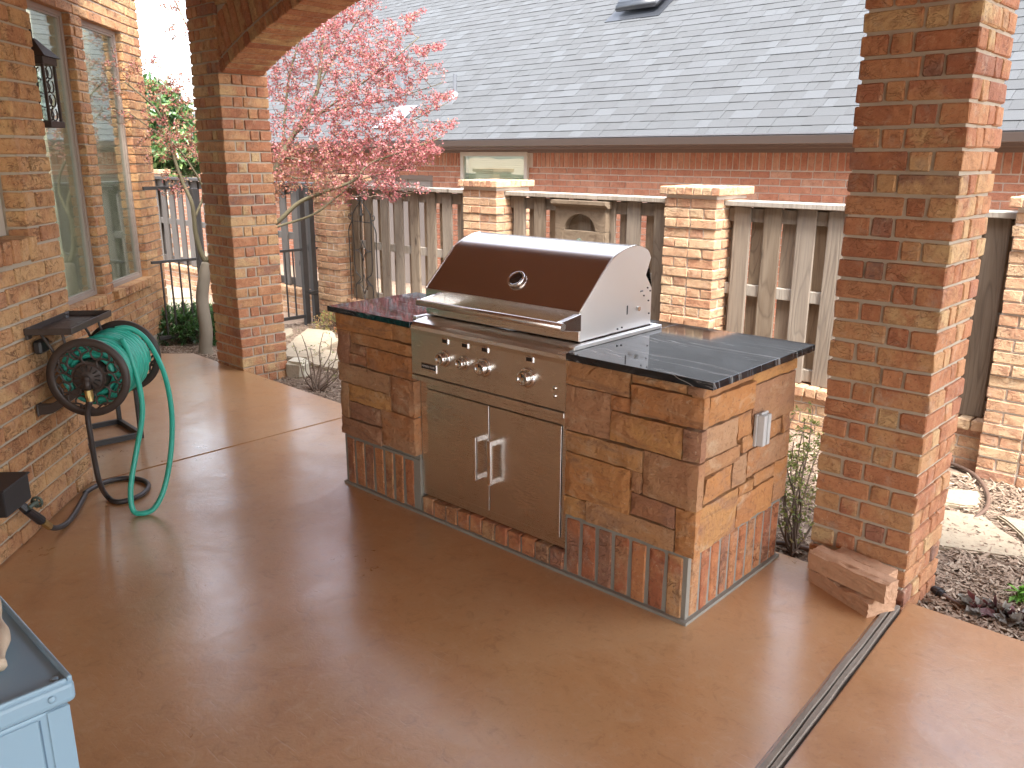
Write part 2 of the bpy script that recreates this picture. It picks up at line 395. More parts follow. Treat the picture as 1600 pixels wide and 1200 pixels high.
def stone_mat():
    s = NT('island_stone'); r = s.rnd(); v = s.shifted(r)
    st = [(0.0, (0.40, 0.165, 0.066)), (0.16, (0.50, 0.222, 0.070)), (0.34, (0.43, 0.235, 0.118)), (0.50, (0.32, 0.150, 0.086)),
          (0.64, (0.53, 0.270, 0.088)), (0.80, (0.38, 0.168, 0.078)), (1.0, (0.47, 0.295, 0.160))]
    a = s.ramp(r, st); b = s.ramp(s.math('FRACT', s.math('MULTIPLY', r, 5.7)), st)
    n1 = s.noise(s.map(v, (5, 5, 8)), 1.0, 6, 0.62, 0.8)
    c = s.mix(s.ramp(n1, [(0.44, 0), (0.62, 0.9)]), a, b)
    band = s.noise(s.map(v, (3, 3, 13)), 1.0, 5, 0.65, 1.0)
    c = s.mix(s.ramp(band, [(0.56, 0), (0.72, 0.7)]), c, (0.16, 0.085, 0.06))
    c = s.mix(s.ramp(s.noise(s.map(v, (7, 7, 10), (3, 9, 1)), 1.0, 6, 0.65, 0.8), [(0.55, 0), (0.74, 0.65)]), c, (0.56, 0.42, 0.27))
    n2 = s.noise(v, 60, 6, 0.75, 0.3); c = s.mix(s.ramp(n2, [(0.30, 0.75), (0.45, 0)]), c, (0.12, 0.055, 0.03))
    c = s.mix(s.ramp(s.noise(v, 30, 5, 0.65, 1.2), [(0.64, 0), (0.76, 0.6)]), c, (0.62, 0.50, 0.36))
    h = s.math('ADD', s.math('MULTIPLY', s.noise(v, 13, 7, 0.68, 0.5), 1.8), s.math('MULTIPLY', n2, 0.5))
    return s.set(c, 0.84, s.bump(h, 1.0, 0.014))
M_stone = stone_mat()
def granite_mat():
    s = NT('black_marble'); v = s.obj()
    wob = s.noise(s.map(v, (2.0, 5.0, 2.0)), 1.0, 3, 0.5)
    y = s.n('ShaderNodeSeparateXYZ'); s.l(v, y.inputs[0])
    yy = s.math('ADD', y.outputs[1], s.math('MULTIPLY', wob, 0.16)); yy = s.math('ADD', yy, s.math('MULTIPLY', y.outputs[0], 0.05))
    yy = s.math('ADD', yy, s.math('MULTIPLY', y.outputs[2], 0.35))
    cy = s.n('ShaderNodeCombineXYZ'); s.l(yy, cy.inputs[1]); s.l(s.math('MULTIPLY', y.outputs[0], 0.045), cy.inputs[0])
    fine = s.noise(cy.outputs[0], 46, 6, 0.62); broad = s.noise(cy.outputs[0], 9, 3, 0.5)
    c = s.ramp(fine, [(0.30, (0.005, 0.0055, 0.007)), (0.52, (0.016, 0.018, 0.021)), (0.66, (0.06, 0.063, 0.068))])
    l1 = s.ramp(s.math('ABSOLUTE', s.math('SUBTRACT', fine, 0.60)), [(0.0, 1), (0.012, 0.0)])
    l2 = s.ramp(s.math('ABSOLUTE', s.math('SUBTRACT', broad, 0.56)), [(0.0, 1), (0.006, 0.0)])
    gate = s.ramp(s.noise(s.map(v, (1.2, 6, 6)), 1.5, 3), [(0.46, 0), (0.58, 1)])
    c = s.mix(s.math('MULTIPLY', s.math('MAXIMUM', s.math('MULTIPLY', l1, gate), l2), 0.8), c, (0.42, 0.41, 0.39))
    s.b.inputs['Specular IOR Level'].default_value = 0.42
    return s.set(c, 0.05)
M_granite = granite_mat()
def board_mat(name, a, b, d):
    s = NT(name); r = s.rnd(); v = s.shifted(r)
    n0 = s.noise(s.map(v, (7, 7, 0.8)), 1.0, 1.5, 0.4, 0.3)
    ring = s.math('ABSOLUTE', s.math('SINE', s.math('MULTIPLY', n0, 42.0)))
    fib = s.noise(s.map(v, (90, 90, 3.0)), 1.0, 4, 0.6, 0.3); big = s.noise(s.map(v, (8, 8, 1.2)), 1.0, 4, 0.6, 0.8)
    c = s.mix(s.ramp(big, [(0.35, 0), (0.65, 1)]), a, b)
    c = s.mix(s.math('MULTIPLY', s.ramp(ring, [(0.0, 1), (0.45, 0)]), 0.55), c, d)
    c = s.mix(s.math('MULTIPLY', s.ramp(fib, [(0.35, 1), (0.5, 0)]), 0.4), c, d)
    c = s.mix(s.math('MULTIPLY', r, 0.5), c, s.mix(0.5, c, (0.36, 0.34, 0.315)))
    vo = s.n('ShaderNodeTexVoronoi'); s.l(s.map(v, (6, 6, 2.2)), vo.inputs[0]); vo.inputs['Scale'].default_value = 1.0
    c = s.mix(s.ramp(vo.outputs['Distance'], [(0.05, 0.8), (0.12, 0)]), c, tuple(x * 0.5 for x in d))
    return s.set(c, 0.88, s.bump(s.math('ADD', fib, ring), 0.4, 0.003))
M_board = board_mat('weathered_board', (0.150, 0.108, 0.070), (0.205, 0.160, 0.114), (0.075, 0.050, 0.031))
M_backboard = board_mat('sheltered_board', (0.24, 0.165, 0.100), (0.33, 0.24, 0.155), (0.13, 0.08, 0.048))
M_shadeboard = board_mat('shaded_board', (0.034, 0.027, 0.023), (0.055, 0.046, 0.040), (0.02, 0.016, 0.013))  # fence board colour darkened to paint the shade on the far-left bays
M_rail = board_mat('weathered_rail', (0.25, 0.21, 0.165), (0.33, 0.285, 0.232), (0.15, 0.115, 0.083))
def shingle_mat(name, island):
    s = NT(name); r = s.rnd(island); v = s.obj(); n = s.noise(v, 260, 3, 0.7); n2 = s.noise(v, 1.3, 4)
    c = s.ramp(r, [(0, (0.047, 0.049, 0.051)), (0.35, (0.052, 0.055, 0.0575)), (0.65, (0.057, 0.060, 0.0635)), (0.88, (0.067, 0.0715, 0.076)), (1, (0.045, 0.0475, 0.050))], 'CONSTANT')
    c = s.mix(s.math('MULTIPLY', n, 0.5), c, (0.038, 0.039, 0.040)); c = s.mix(s.math('MULTIPLY', n2, 0.3), c, (0.07, 0.07, 0.069))
    return s.set(c, 0.9, s.bump(n, 0.5, 0.003))
M_shingle = shingle_mat('asphalt_shingle', False); M_shingle_j = shingle_mat('asphalt_shingle_joined', True)
def bark_mat(name, a, b):
    s = NT(name); v = s.obj(); n = s.noise(s.map(v, (20, 20, 5)), 1.0, 5, 0.6, 0.6); n2 = s.noise(v, 3, 3)
    return s.set(s.mix(n2, s.mix(n, a, b), a), 0.85, s.bump(n, 0.5, 0.006))
M_bark = bark_mat('maple_bark', (0.14, 0.112, 0.078), (0.25, 0.21, 0.155))
M_limb = bark_mat('olive_limb_bark', (0.075, 0.062, 0.03), (0.13, 0.105, 0.062))
M_twig = bark_mat('twig_bark', (0.115, 0.075, 0.05), (0.19, 0.13, 0.09))
M_bark2 = bark_mat('grey_bark', (0.12, 0.10, 0.08), (0.2, 0.17, 0.13))
def leaf_mat(name, rough=0.5, trans=0.35):
    s = NT(name); at = s.n('ShaderNodeVertexColor', layer_name='tint')
    s.l(at.outputs[0], s.b.inputs['Base Color']); s.b.inputs['Roughness'].default_value = rough
    tl = s.n('ShaderNodeBsdfTranslucent'); s.l(at.outputs[0], tl.inputs[0])
    mx = s.n('ShaderNodeMixShader'); mx.inputs[0].default_value = trans
    s.l(s.b.outputs[0], mx.inputs[1]); s.l(tl.outputs[0], mx.inputs[2]); s.l(mx.outputs[0], s.out.inputs['Surface'])
    return s.m
M_leaf = leaf_mat('leaf_soft'); M_leafgloss = leaf_mat('leaf_glossy', 0.3, 0.2)

# ------------------------------------------------------------------ bricks
_bcache = {}
def brick_mesh(L, D, H, mat, var, bev=0.0045, jit=0.0022):
    k = (round(L / 0.004), round(D / 0.004), round(H / 0.004), mat.name, var)
    if k not in _bcache:
        bm = bx(bmesh.new(), -L / 2, -D / 2, -H / 2, L / 2, D / 2, H / 2, min(bev, H * 0.2, L * 0.2))
        rr = random.Random(hash(k[:3]) + var * 17)
        for v in bm.verts:
            v.co += Vector((rr.uniform(-jit, jit), rr.uniform(-jit, jit), rr.uniform(-jit, jit)))
        _bcache[k] = mesh_of(bm, 'brick', mat)
    return _bcache[k]
def join_boxes(name, items, mat, parent):
    """many small boxes in one mesh: items are (matrix, (L, D, H))"""
    V, F = [], []
    C8 = [(-.5, -.5, -.5), (.5, -.5, -.5), (.5, .5, -.5), (-.5, .5, -.5), (-.5, -.5, .5), (.5, -.5, .5), (.5, .5, .5), (-.5, .5, .5)]
    Q = [(0, 3, 2, 1), (4, 5, 6, 7), (0, 1, 5, 4), (1, 2, 6, 5), (2, 3, 7, 6), (3, 0, 4, 7)]
    for m, d in items:
        b = len(V)
        V += [m @ Vector((c[0] * d[0], c[1] * d[1], c[2] * d[2])) for c in C8]
        F += [tuple(b + i for i in q) for q in Q]
    o = pydata(name, V, F, mat, parent); o['kind'] = 'stuff'; return o
class Bricks:
    def __init__(s): s.items = []
    def add(s, c, rz, dims, roll=0.0): s.items.append((Vector(c), rz, dims, roll))
    def done(s, parent, mat, matj=None, limit=300, key=None, name='brick'):
        it = s.items
        if key is None:
            def key(i):
                x, y = pix(i[0]); inside = -40 < x < 1640 and -40 < y < 1240
                return (0 if inside else 1, depth_of(i[0]))
        it = sorted(it, key=key)
        inv = parent.matrix_world.inverted() if False else None
        for c, rz, d, roll in it[:limit]:
            link(name, brick_mesh(*d, mat, rng.randrange(3)), parent, c, (0, roll, rz))
        rest = it[limit:]
        if rest:
            join_boxes(name + '_field', [(Matrix.Translation(c) @ Matrix.Rotation(rz, 4, 'Z') @ Matrix.Rotation(roll, 4, 'Y'), d) for c, rz, d, roll in rest], matj or mat, parent)
def run(lo, hi, first, pitch, joint):
    """split lo..hi into bricks of a running bond whose joints stand at first + k*pitch"""
    out = []; k = math.floor((lo - first) / pitch); x = lo
    while x < hi - 0.02:
        e = min(hi, first + (k + 1) * pitch - joint)
        if hi - e < 0.05: e = hi
        if e - x > 0.035: out.append((x, e))
        elif e - x > 0: x0_ = x; k += 1; e = min(hi, first + (k + 1) * pitch - joint); out.append((x0_, e))
        k += 1; x = first + k * pitch
    return out
def subtract(lo, hi, holes):
    segs = [(lo, hi)]
    for a, b in holes:
        n = []
        for s0, s1 in segs:
            if b <= s0 or a >= s1: n.append((s0, s1)); continue
            if a > s0: n.append((s0, a))
            if b < s1: n.append((b, s1))
        segs = n
    return segs

# ------------------------------------------------------------------ ground and patio
def strip_x(y): return 2.576 - 0.064 * y           # the expansion joint on the right runs a little askew
bm = bmesh.new()
S = 400
bmesh.ops.create_grid(bm, x_segments=2, y_segments=2, size=S)
for v in bm.verts: v.co.z = -0.13
structure(obj('ground', bm, M_soil), 'brown mulch and soil of the garden')
def slab(name, poly, top, bot, label):
    bm = bmesh.new(); prism(bm, poly, 2, bot, top)
    es = [e for e in bm.edges if all(abs(v.co.z - top) < 1e-5 for v in e.verts)]
    bmesh.ops.bevel(bm, geom=es, offset=0.006, segments=2, affect='EDGES')
    return structure(obj(name, bm, M_floor), label)
cutA = (-3.316, 0.811); wf = WG(3.05, -0.10, 0); cutB = (-3.62, 0.50)
wallp = WG(0.0, -0.05, 0); wback = WG(-9.0, -0.05, 0); wrec = WG(0.0, -0.95, 0); wrec2 = WG(2.6, -0.95, 0)
slab('patio_slab', [(-0.897, 0.811), (strip_x(0.811) - 0.022, 0.811), (strip_x(-4.2) - 0.022, -4.2), tuple(WG(-4.95, -0.05, 0))[:2], (-0.897, -0.994)], 0.0, -0.3, 'brown stained concrete slab under the grill island')
slab('patio_slab', [cutA, cutB, (wrec2.x, wrec2.y), (wrec.x, wrec.y), (wallp.x, wallp.y), (-0.905, -0.985), (-0.905, 0.811)], 0.001, -0.3, 'far stained concrete slab by the hose reel')
slab('patio_slab', [(strip_x(0.79) + 0.026, 0.79), (9.0, 0.82), (9.0, -6.0), (strip_x(-6) + 0.026, -6.0)], -0.012, -0.3, 'near stained concrete slab right of the joint strip')
V = []; F = []
jt = bmesh.new()
for off0, off1, zt in ((-0.019, -0.003, 0.003), (0.003, 0.017, -0.004)):
    prism(jt, [(strip_x(0.72) + off0, 0.72), (strip_x(0.72) + off1, 0.72)] + [(strip_x(y) + off1 + rng.uniform(-.002, .002), y) for y in np.arange(0.6, -6, -0.12)] +
          [(strip_x(y) + off0 + rng.uniform(-.002, .002), y) for y in np.arange(-6, 0.6, 0.12)], 2, -0.1, zt)
structure(obj('joint_strip', jt, M_joint), 'weathered grey wood strips in the slab joint')
structure(box('joint_gap', -0.9052, -0.95, -0.2, -0.8968, 0.80, -0.006, M_dark), 'dark control joint between slabs')
# roof over the patio: not in the picture, but it shades the place
cb = bmesh.new()
bx(cb, -2.86, -9.0, 2.98, 9.0, 1.16, 3.10); bx(cb, -3.45, -6.0, 3.0, -2.861, 0.5, 3.12)
structure(obj('patio_ceiling', cb, M_ceiling), 'brown boarded ceiling over the patio')

# ------------------------------------------------------------------ brick columns
CH = 0.0775
def column(name, x0, y0, x1, y1, z0, z1, label, seed):
    rr = random.Random(seed)
    t = thing(name, label, 'column', ((x0 + x1) / 2, (y0 + y1) / 2, z0))
    hx, hy = (x1 - x0) / 2, (y1 - y0) / 2
    box('mortar_core', -hx + 0.0105, -hy + 0.0105, 0, hx - 0.0105, hy - 0.0105, z1 - z0, M_mortar, t)
    B = Bricks(); n = int((z1 - z0) / CH) + 1; d = 0.092; j = 0.012
    ox = oy = 0.0
    for k in range(n):
        z = k * CH + CH / 2; H = CH - 0.0115
        if z + H / 2 > z1 - z0: break
        if k % 6 == 0: ox, oy = rr.uniform(-.0035, .0035), rr.uniform(-.003, .003)
        px, py = ox + rr.uniform(-.002, .002), oy + rr.uniform(-.002, .002)
        par = k % 2
        for f in range(4):
            W = 2 * hx if f % 2 == 0 else 2 * hy          # length of this face
            half = hy if f % 2 == 0 else hx
            runlen = W - d - j
            big = runlen - j - 0.066 + rr.uniform(-.006, .006)
            pieces = [(0, big), (big + j, runlen)]
            if par: pieces = [(W - b, W - a) for a, b in pieces]
            for a, b in pieces:
                # face f: 0 front(-y), 1 right(+x), 2 back(+y), 3 left(-x)
                m = (a + b) / 2 - W / 2; o = half - d / 2 + rr.uniform(-.0015, .002)
                c, rz = (((m, -o), 0.0), ((o, m), math.pi / 2), ((-m, o), math.pi), ((-o, -m), -math.pi / 2))[f]
                B.add((c[0] + px, c[1] + py, z + rr.uniform(-.0015, .0015)), rz + rr.uniform(-.004, .004), (b - a, d, H + rr.uniform(-.002, .002)))
    B.done(t, M_col, M_col_j, 300, key=lambda i: (1 if i[0].y > 0.05 and abs(i[1]) > 2 else 0, -i[2][0]))
    return t
column('brick_column', 2.148, 0.79, 2.53, 1.18, -0.13, 2.30, 'near brick column on the right, beside the loose pavers', 5)
column('brick_column', -2.86, 0.79, -2.45, 1.18, -0.13, 2.98, 'far brick column on the left, in front of the maple tree', 8)
# ------------------------------------------------------------------ brick arch between them
AX, AZ, AR = -0.13, -3.157, 5.83
t = thing('brick_arch', 'brick arch springing from the far left column towards the right', 'arch')
bm = bmesh.new(); poly = []
xl, xr = -2.448, 2.30
for k in range(41):
    x = xl + (xr - xl) * k / 40
    poly.append((x, AZ + math.sqrt((AR + 0.005) ** 2 - (x - AX) ** 2)))
poly += [(xr, 2.979), (xl, 2.979)]
prism(bm, poly, 1, 0.820, 1.130); obj('mortar_core', bm, M_mortar, t)
B = Bricks(); BS = Bricks()
a0 = math.asin((xl - AX) / AR); a1 = math.asin((2.11 - AX) / AR)
nv = int((a1 - a0) * AR / 0.0775); 
for k in range(nv):
    a = a0 + (k + 0.5) * (a1 - a0) / nv
    r = AR + 0.040
    B.add((AX + r * math.sin(a), 0.975, AZ + r * math.cos(a)), 0.0, ((a1 - a0) / nv * AR - 0.015, 0.335 + rng.uniform(-.004, .004), 0.084), a)
    r2 = AR + 0.093 + 0.135
    if AZ + r2 * math.cos(a) + 0.10 < 2.98:
        for yy in (0.85,):
            B.add((AX + r2 * math.sin(a), yy + rng.uniform(-.003, .003), AZ + r2 * math.cos(a)), 0.0, ((a1 - a0) / nv * AR - 0.010, 0.092, 0.255), a)
B.done(t, M_col, M_col, 300)
B = Bricks()
for k in range(12):                                       # the wall face above the rings
    z = 2.02 + 0.0775 * k + 0.5
    if z > 2.96: break
    for a, b in run(xl, 2.1, (k % 2) * 0.14, 0.28, 0.012):
        xm = (a + b) / 2
        if math.hypot(xm - AX, z - AZ) > AR + 0.36 + 0.05 and math.hypot(a - AX, z - AZ) > AR + 0.36: B.add((xm, 0.85, z), 0, (b - a, 0.09, 0.066))
B.done(t, M_col, M_col, 300)

# ------------------------------------------------------------------ the house on the left
house = thing('brick_house', 'orange brick house wall with tall windows along the left', 'house')
REC = 0.90
ZS, ZT = 0.555, 2.64                                       # far windows: sill and head
AW = (1.85, 2.67); BW = (2.87, 3.69); HC = 4.14            # window openings and house corner, along the far wall
NWIN = (-1.35, -0.295, 1.285, 2.55)                        # window in the near wall
core = bmesh.new()
def wbox(bm, a0, o0, z0, a1, o1, z1):
    b0 = len(bm.verts); r = bx(bm, a0, o0, z0, a1, o1, z1)
    bm.verts.ensure_lookup_table()
    for v in bm.verts[b0:]: v.co = WG(v.co.x, v.co.y, v.co.z)
    bmesh.ops.recalc_face_normals(bm, faces=bm.faces[:])
IN = -0.010
JB = 0.010
for a0, a1, z0, z1 in ((-9, NWIN[0] - JB, -.3, 3.4), (NWIN[0] - JB, NWIN[1] + JB, -.3, NWIN[2] - JB), (NWIN[0] - JB, NWIN[1] + JB, NWIN[3], 3.4), (NWIN[1] + JB, -0.008, -.3, 3.4)):
    wbox(core, a0, -0.30, z0, a1, IN, z1)
wbox(core, -0.30, -REC - 0.3, -.3, -0.010, -0.301, 3.4)
for a0, a1, z0, z1 in ((-0.009, AW[0] - JB, -.3, 4.2), (AW[0] - JB, AW[1] + JB, -.3, ZS - JB), (AW[0] - JB, AW[1] + JB, ZT + JB, 4.2), (AW[1] + JB, BW[0] - JB, -.3, 4.2), (BW[0] - JB, BW[1] + JB, -.3, ZS - JB), (BW[0] - JB, BW[1] + JB, ZT + JB, 4.2), (BW[1] + JB, HC - 0.008, -.3, 4.2)):
    wbox(core, a0, -REC - 0.28, z0, a1, -REC + IN, z1)
wbox(core, HC - 0.30, -REC - 6.0, -.3, HC - 0.010, -REC - 0.281, 4.2)
wallo = obj('wall', core, M_mortar, house)
B = Bricks(); rr = random.Random(3)
TZ = TH + math.pi                                          # brick local x along the wall, local -y facing out
def wbrick(B, a0, a1, z, o, H=0.066, dep=0.09):
    c = WG((a0 + a1) / 2, o - dep / 2 + rr.uniform(-.003, .003), z + rr.uniform(-.0015, .0015))
    B.add(c, TZ + rr.uniform(-.004, .004), (a1 - a0, dep, H + rr.uniform(-.002, .002)))
nc = int(2.5 / CH)
for k in range(int(2.75 / CH)):
    z = k * CH + CH / 2
    holes = [(NWIN[0], NWIN[1])] if NWIN[2] - 0.10 < z < NWIN[3] else []
    for s0, s1 in subtract(-2.1, 0.0, holes):
        for a, b in run(s0, s1, 0.0 if k % 2 else -0.185 + 0.28, 0.28, 0.012): wbrick(B, a, b, z, 0.0)
for k in range(15):                                        # rowlock sill under the near window
    a = NWIN[1] - 0.004 - k * 0.0775
    c = WG(a - 0.034, -0.035, NWIN[2] - 0.052); B.add(c, TZ, (0.064, 0.13, 0.098))
farB = Bricks()
for k in range(int(3.75 / CH)):
    z = k * CH + CH / 2; holes = []
    if ZS - 0.03 < z < ZT: holes = [AW, BW]
    for s0, s1 in subtract(1.5, HC, holes):
        for a, b in run(s0, s1, HC - 0.28 * 20 + (0.14 if k % 2 else 0), 0.28, 0.012): wbrick(farB, a, b, z, -REC)
for w in (AW, BW):                                         # rowlock sills, proud of the wall
    n = int((w[1] - w[0] + 0.10) / 0.0775)
    for k in range(n):
        c = WG(w[0] - 0.03 + (k + .5) * 0.0775, -REC - 0.028, ZS - 0.036); farB.add(c, TZ, (0.066, 0.15, 0.070))
for i in farB.items: B.items.append(i)
B.done(wallo, M_house, M_house_j, 300)
def window(a0, a1, z0, z1, o, fmat, fw, parent, inner=True, panes=1):
    """a window set o back in the wall (o negative): frame, pane, dim room with a curtain behind it"""
    w = link('window', None, parent)
    f = bmesh.new()
    for (p0, p1, q0, q1) in ((a0, a0 + fw, z0, z1), (a1 - fw, a1, z0, z1), (a0 + fw, a1 - fw, z0, z0 + fw), (a0 + fw, a1 - fw, z1 - fw, z1)): wbox(f, p0, o - 0.05, q0, p1, o, q1)
    obj('frame', f, fmat, w)
    f = bmesh.new(); g = fw * 0.45
    for (p0, p1, q0, q1) in ((a0 + fw, a0 + fw + g, z0 + fw, z1 - fw), (a1 - fw - g, a1 - fw, z0 + fw, z1 - fw), (a0 + fw + g, a1 - fw - g, z0 + fw, z0 + fw + g), (a0 + fw + g, a1 - fw - g, z1 - fw - g, z1 - fw)): wbox(f, p0, o - 0.045, q0, p1, o - 0.012, q1)
    obj('sash', f, M_vinyl if fmat is M_vinyl else M_brownframe, w)
    p = bmesh.new(); wbox(p, a0 + fw, o - 0.032, z0 + fw, a1 - fw, o - 0.026, z1 - fw); obj('pane', p, M_glass, w)
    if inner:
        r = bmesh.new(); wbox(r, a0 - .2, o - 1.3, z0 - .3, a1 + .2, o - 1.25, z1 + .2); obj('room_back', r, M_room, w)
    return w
window(AW[0], AW[1], ZS, ZT, -REC - 0.055, M_brownframe, 0.032, house)
wB = window(BW[0], BW[1], ZS, ZT, -REC - 0.055, M_brownframe, 0.032, house)
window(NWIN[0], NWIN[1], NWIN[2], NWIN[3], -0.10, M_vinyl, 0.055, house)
for (a0, a1, par) in ((BW[0] + 0.38, BW[0] + 0.60, wB),):
    V, F = [], []
    for k in range(25):
        a = a0 + (a1 - a0) * k / 24; o = -REC - 0.30 + 0.02 * math.sin(k * 1.6)
        V += [WG(a, o, ZS - 0.3), WG(a, o, ZT + .1)]
    F = [(2 * k, 2 * k + 2, 2 * k + 3, 2 * k + 1) for k in range(24)]
    pydata('curtain', V, F, M_curtain, par)

# ------------------------------------------------------------------ fence: brick posts, low brick wall and boards
FY = 2.88; PC = 0.0675; GZ = -0.13
POSTS = [-13.4, -11.05, -8.7, -6.38, -4.05, -1.76, 0.30, 2.465, 4.5]
plabel = {-4.05: 'brick fence post at the corner behind the garden gate', -1.76: 'brick fence post with pale cap, left of the wall fountain',
          0.30: 'brick fence post with pale cap, right of the wall fountain', 2.465: 'brick fence post seen right of the near column',
          -6.38: 'brick fence post standing behind the far column', -8.7: 'distant brick fence post behind the iron gate'}
for xi, xc in enumerate(POSTS):
    if xc not in plabel: continue
    rr = random.Random(100 + xi)
    t = thing('fence_post', plabel[xc], 'fence post', (xc, FY + 0.02, GZ), 0, 'brick posts of the fence')
    hw = 0.205; top = 1.375 - GZ
    box('mortar_core', -hw + .008, -hw + .008, 0, hw - .008, hw - .008, top, M_mortar_light, t)
    B = Bricks(); n = int(top / PC); d = 0.09; j = 0.010
    near = xc > -5
    for k in range(n):
        z = k * PC + PC / 2; px = rr.uniform(-.004, .004); py = rr.uniform(-.004, .004)
        if k % 5 == 4: px += 0.006; py -= 0.006
        for f in (range(4) if near else (0, 1)):
            runlen = 2 * hw - d - j; big = 0.20
            pieces = [(0, big), (big + j, runlen)]
            if k % 2: pieces = [(2 * hw - b, 2 * hw - a) for a, b in pieces]
            for a, b in pieces:
                m = (a + b) / 2 - hw; o = hw - d / 2 + rr.uniform(-.002, .002)
                c, rz = (((m, -o), 0.0), ((o, m), math.pi / 2), ((-m, o), math.pi), ((-o, -m), -math.pi / 2))[f]
                B.add((c[0] + px, c[1] + py, z), rz, (b - a, d, PC - 0.009))
    B.done(t, M_post, M_post_j, 300)
    B = Bricks()                                          # cap: a course of headers standing proud
    for k in range(7):
        m = -0.2040 + k * 0.0680
        for sgn in (-1, 1): B.add((m, sgn * 0.147, top + 0.027), 0, (0.060, 0.17, 0.054))
    for k in range(2):
        for sgn in (-1, 1): B.add((sgn * 0.208, -0.030 + k * 0.060, top + 0.027), 0, (0.052, 0.056, 0.054))
    B.done(t, M_post, M_post, 300)
    box('cap_bed', -0.224, -0.222, top - 0.002, 0.224, 0.222, top + 0.046, M_mortar_light, t)
flabel = {0: 'board fence bay far off behind the iron gate', 1: 'dark board fence bay seen between the house corner and far column', 2: 'board fence bay seen left of the far column',
          3: 'board fence bay behind the right leaf of the garden gate', 4: 'board fence bay behind the iron trellis', 5: 'board fence bay carrying the wall fountain',
          6: 'board fence bay behind the countertop, left of the near column', 7: 'board fence bay seen right of the near column'}
_bm = {}
def board_mesh(w, th, h, mat, var):
    k = (round(w, 3), round(h, 3), mat.name, var)
    if k not in _bm:
        b = bx(bmesh.new(), -w / 2, -th / 2, 0, w / 2, th / 2, h, 0.003)
        rr = random.Random(var * 7 + 1)
        for v in b.verts: v.co.x += rr.uniform(-.003, .003); v.co.y += rr.uniform(-.002, .002)
        _bm[k] = mesh_of(b, 'board', mat)
    return _bm[k]
for i in range(2, len(POSTS) - 1):
    x0, x1 = POSTS[i] + 0.205, POSTS[i + 1] - 0.205
    if x0 > 4: continue
    t = thing('wooden_fence', flabel.get(i - 1 if i < 3 else i, flabel[min(i, 7)]), 'fence', ((x0 + x1) / 2, FY, GZ), 0, 'wooden fence bays between brick posts')
    L = x1 - x0; h = L / 2; zo = -GZ
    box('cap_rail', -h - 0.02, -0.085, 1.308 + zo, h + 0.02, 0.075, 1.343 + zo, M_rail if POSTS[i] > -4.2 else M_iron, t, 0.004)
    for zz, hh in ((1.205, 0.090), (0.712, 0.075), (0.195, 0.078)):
        box('rail', -h, -0.021, zz + zo, h, 0.021, zz + hh + zo, M_shadeboard if POSTS[i] < -4.2 else (M_rail if zz < 1 else M_board), t, 0.003)
    n = max(3, round(L / 0.228)); pt = L / n
    for k in range(n):
        rr = random.Random(i * 50 + k)
        link('board', board_mesh(0.122, 0.02, 1.118 + 0.003 * (k % 3), M_shadeboard if POSTS[i] < -4.2 else M_board, k % 4), t, (-h + (k + 0.5) * pt + rr.uniform(-.012, .012), -0.0335, 0.185 + zo), (0, rr.uniform(-.006, .006), 0))
    for k in range(n + 1):
        rr = random.Random(i * 77 + k); xx = -h + k * pt + rr.uniform(-.012, .012)
        xx = min(max(xx, -h + 0.062), h - 0.062)
        link('board', board_mesh(0.122, 0.02, 1.116, M_shadeboard if POSTS[i] < -4.2 else M_backboard, k % 4), t, (xx, 0.0345, 0.186 + zo), (0, rr.uniform(-.004, .004), 0))
    w = box('base_wall', -h, -0.085, 0.0, h, 0.10, 0.150 + zo, M_mortar_light, t)
    B = Bricks()
    if POSTS[i] > -9:
        for k in range(4):
            for a, b in run(-h, h, 0.0 if k % 2 else 0.105, 0.213, 0.010): B.add(((a + b) / 2, -0.047, 0.014 + k * PC + PC / 2 - 0.014), 0, (b - a, 0.09, PC - 0.009))
        for k in range(int(L / 0.075)):
            B.add((-h + (k + .5) * L / int(L / 0.075), 0.0, 0.280), 0, (0.066, 0.24, 0.062))
    B.done(w, M_post, M_post, 300)

# ------------------------------------------------------------------ neighbour's house
nb = thing('neighbour_house', 'red brick neighbouring house with grey shingle roof behind the fence', 'house', (-3, 5.2, GZ))
NX = -3.0
def NBm(bm, x0, z0, x1, z1, y0, y1): bx(bm, x0 - NX, y0 - 5.2, z0 - GZ, x1 - NX, y1 - 5.2, z1 - GZ)
core = bmesh.new()
DW = (-7.4, -5.235, 1.375); NWI = (-4.656, -3.50, 0.30, 1.672)
for x0, x1, z0, z1 in ((-16, DW[0], GZ, 1.74), (DW[0], DW[1], DW[2], 1.74), (DW[1], NWI[0], GZ, 1.74), (NWI[0], NWI[1], GZ, NWI[2]), (NWI[0], NWI[1], NWI[3], 1.74), (NWI[1], 6.5, GZ, 1.74)):
    NBm(core, x0, z0, x1, z1, 5.208, 5.40)
nwall = obj('wall', core, M_mortar_light, nb)
B = Bricks(); rr = random.Random(9)
for k in range(24):
    z = 1.4955 - 0.034 - 0.068 * k
    if z < GZ: break
    holes = []
    if z < DW[2] : holes.append((DW[0], DW[1]))
    if z > NWI[2]: holes.append((NWI[0], NWI[1]))
    for s0, s1 in subtract(-15.0, 5.5, holes):
        for a, b in run(s0, s1, 0.104 * (k % 2), 0.208, 0.010): B.add(((a + b) / 2 - NX, 0.045, z - GZ), 0, (b - a, 0.09, 0.058))
x = -15.0
while x < 5.5:
    if not (NWI[0] - .03 < x < NWI[1] + .03): B.add((x - NX, 0.045 + rr.uniform(-.002, .002), 1.60 - GZ), 0, (0.059, 0.09, 0.196))
    x += 0.069
def nkey(i):
    z = i[0].z + GZ; x = i[0].x + NX
    vis = z > 1.33 and -6.2 < x < 1.9
    return (0 if vis else 1, -z if not vis else -i[2][0] * i[2][2])
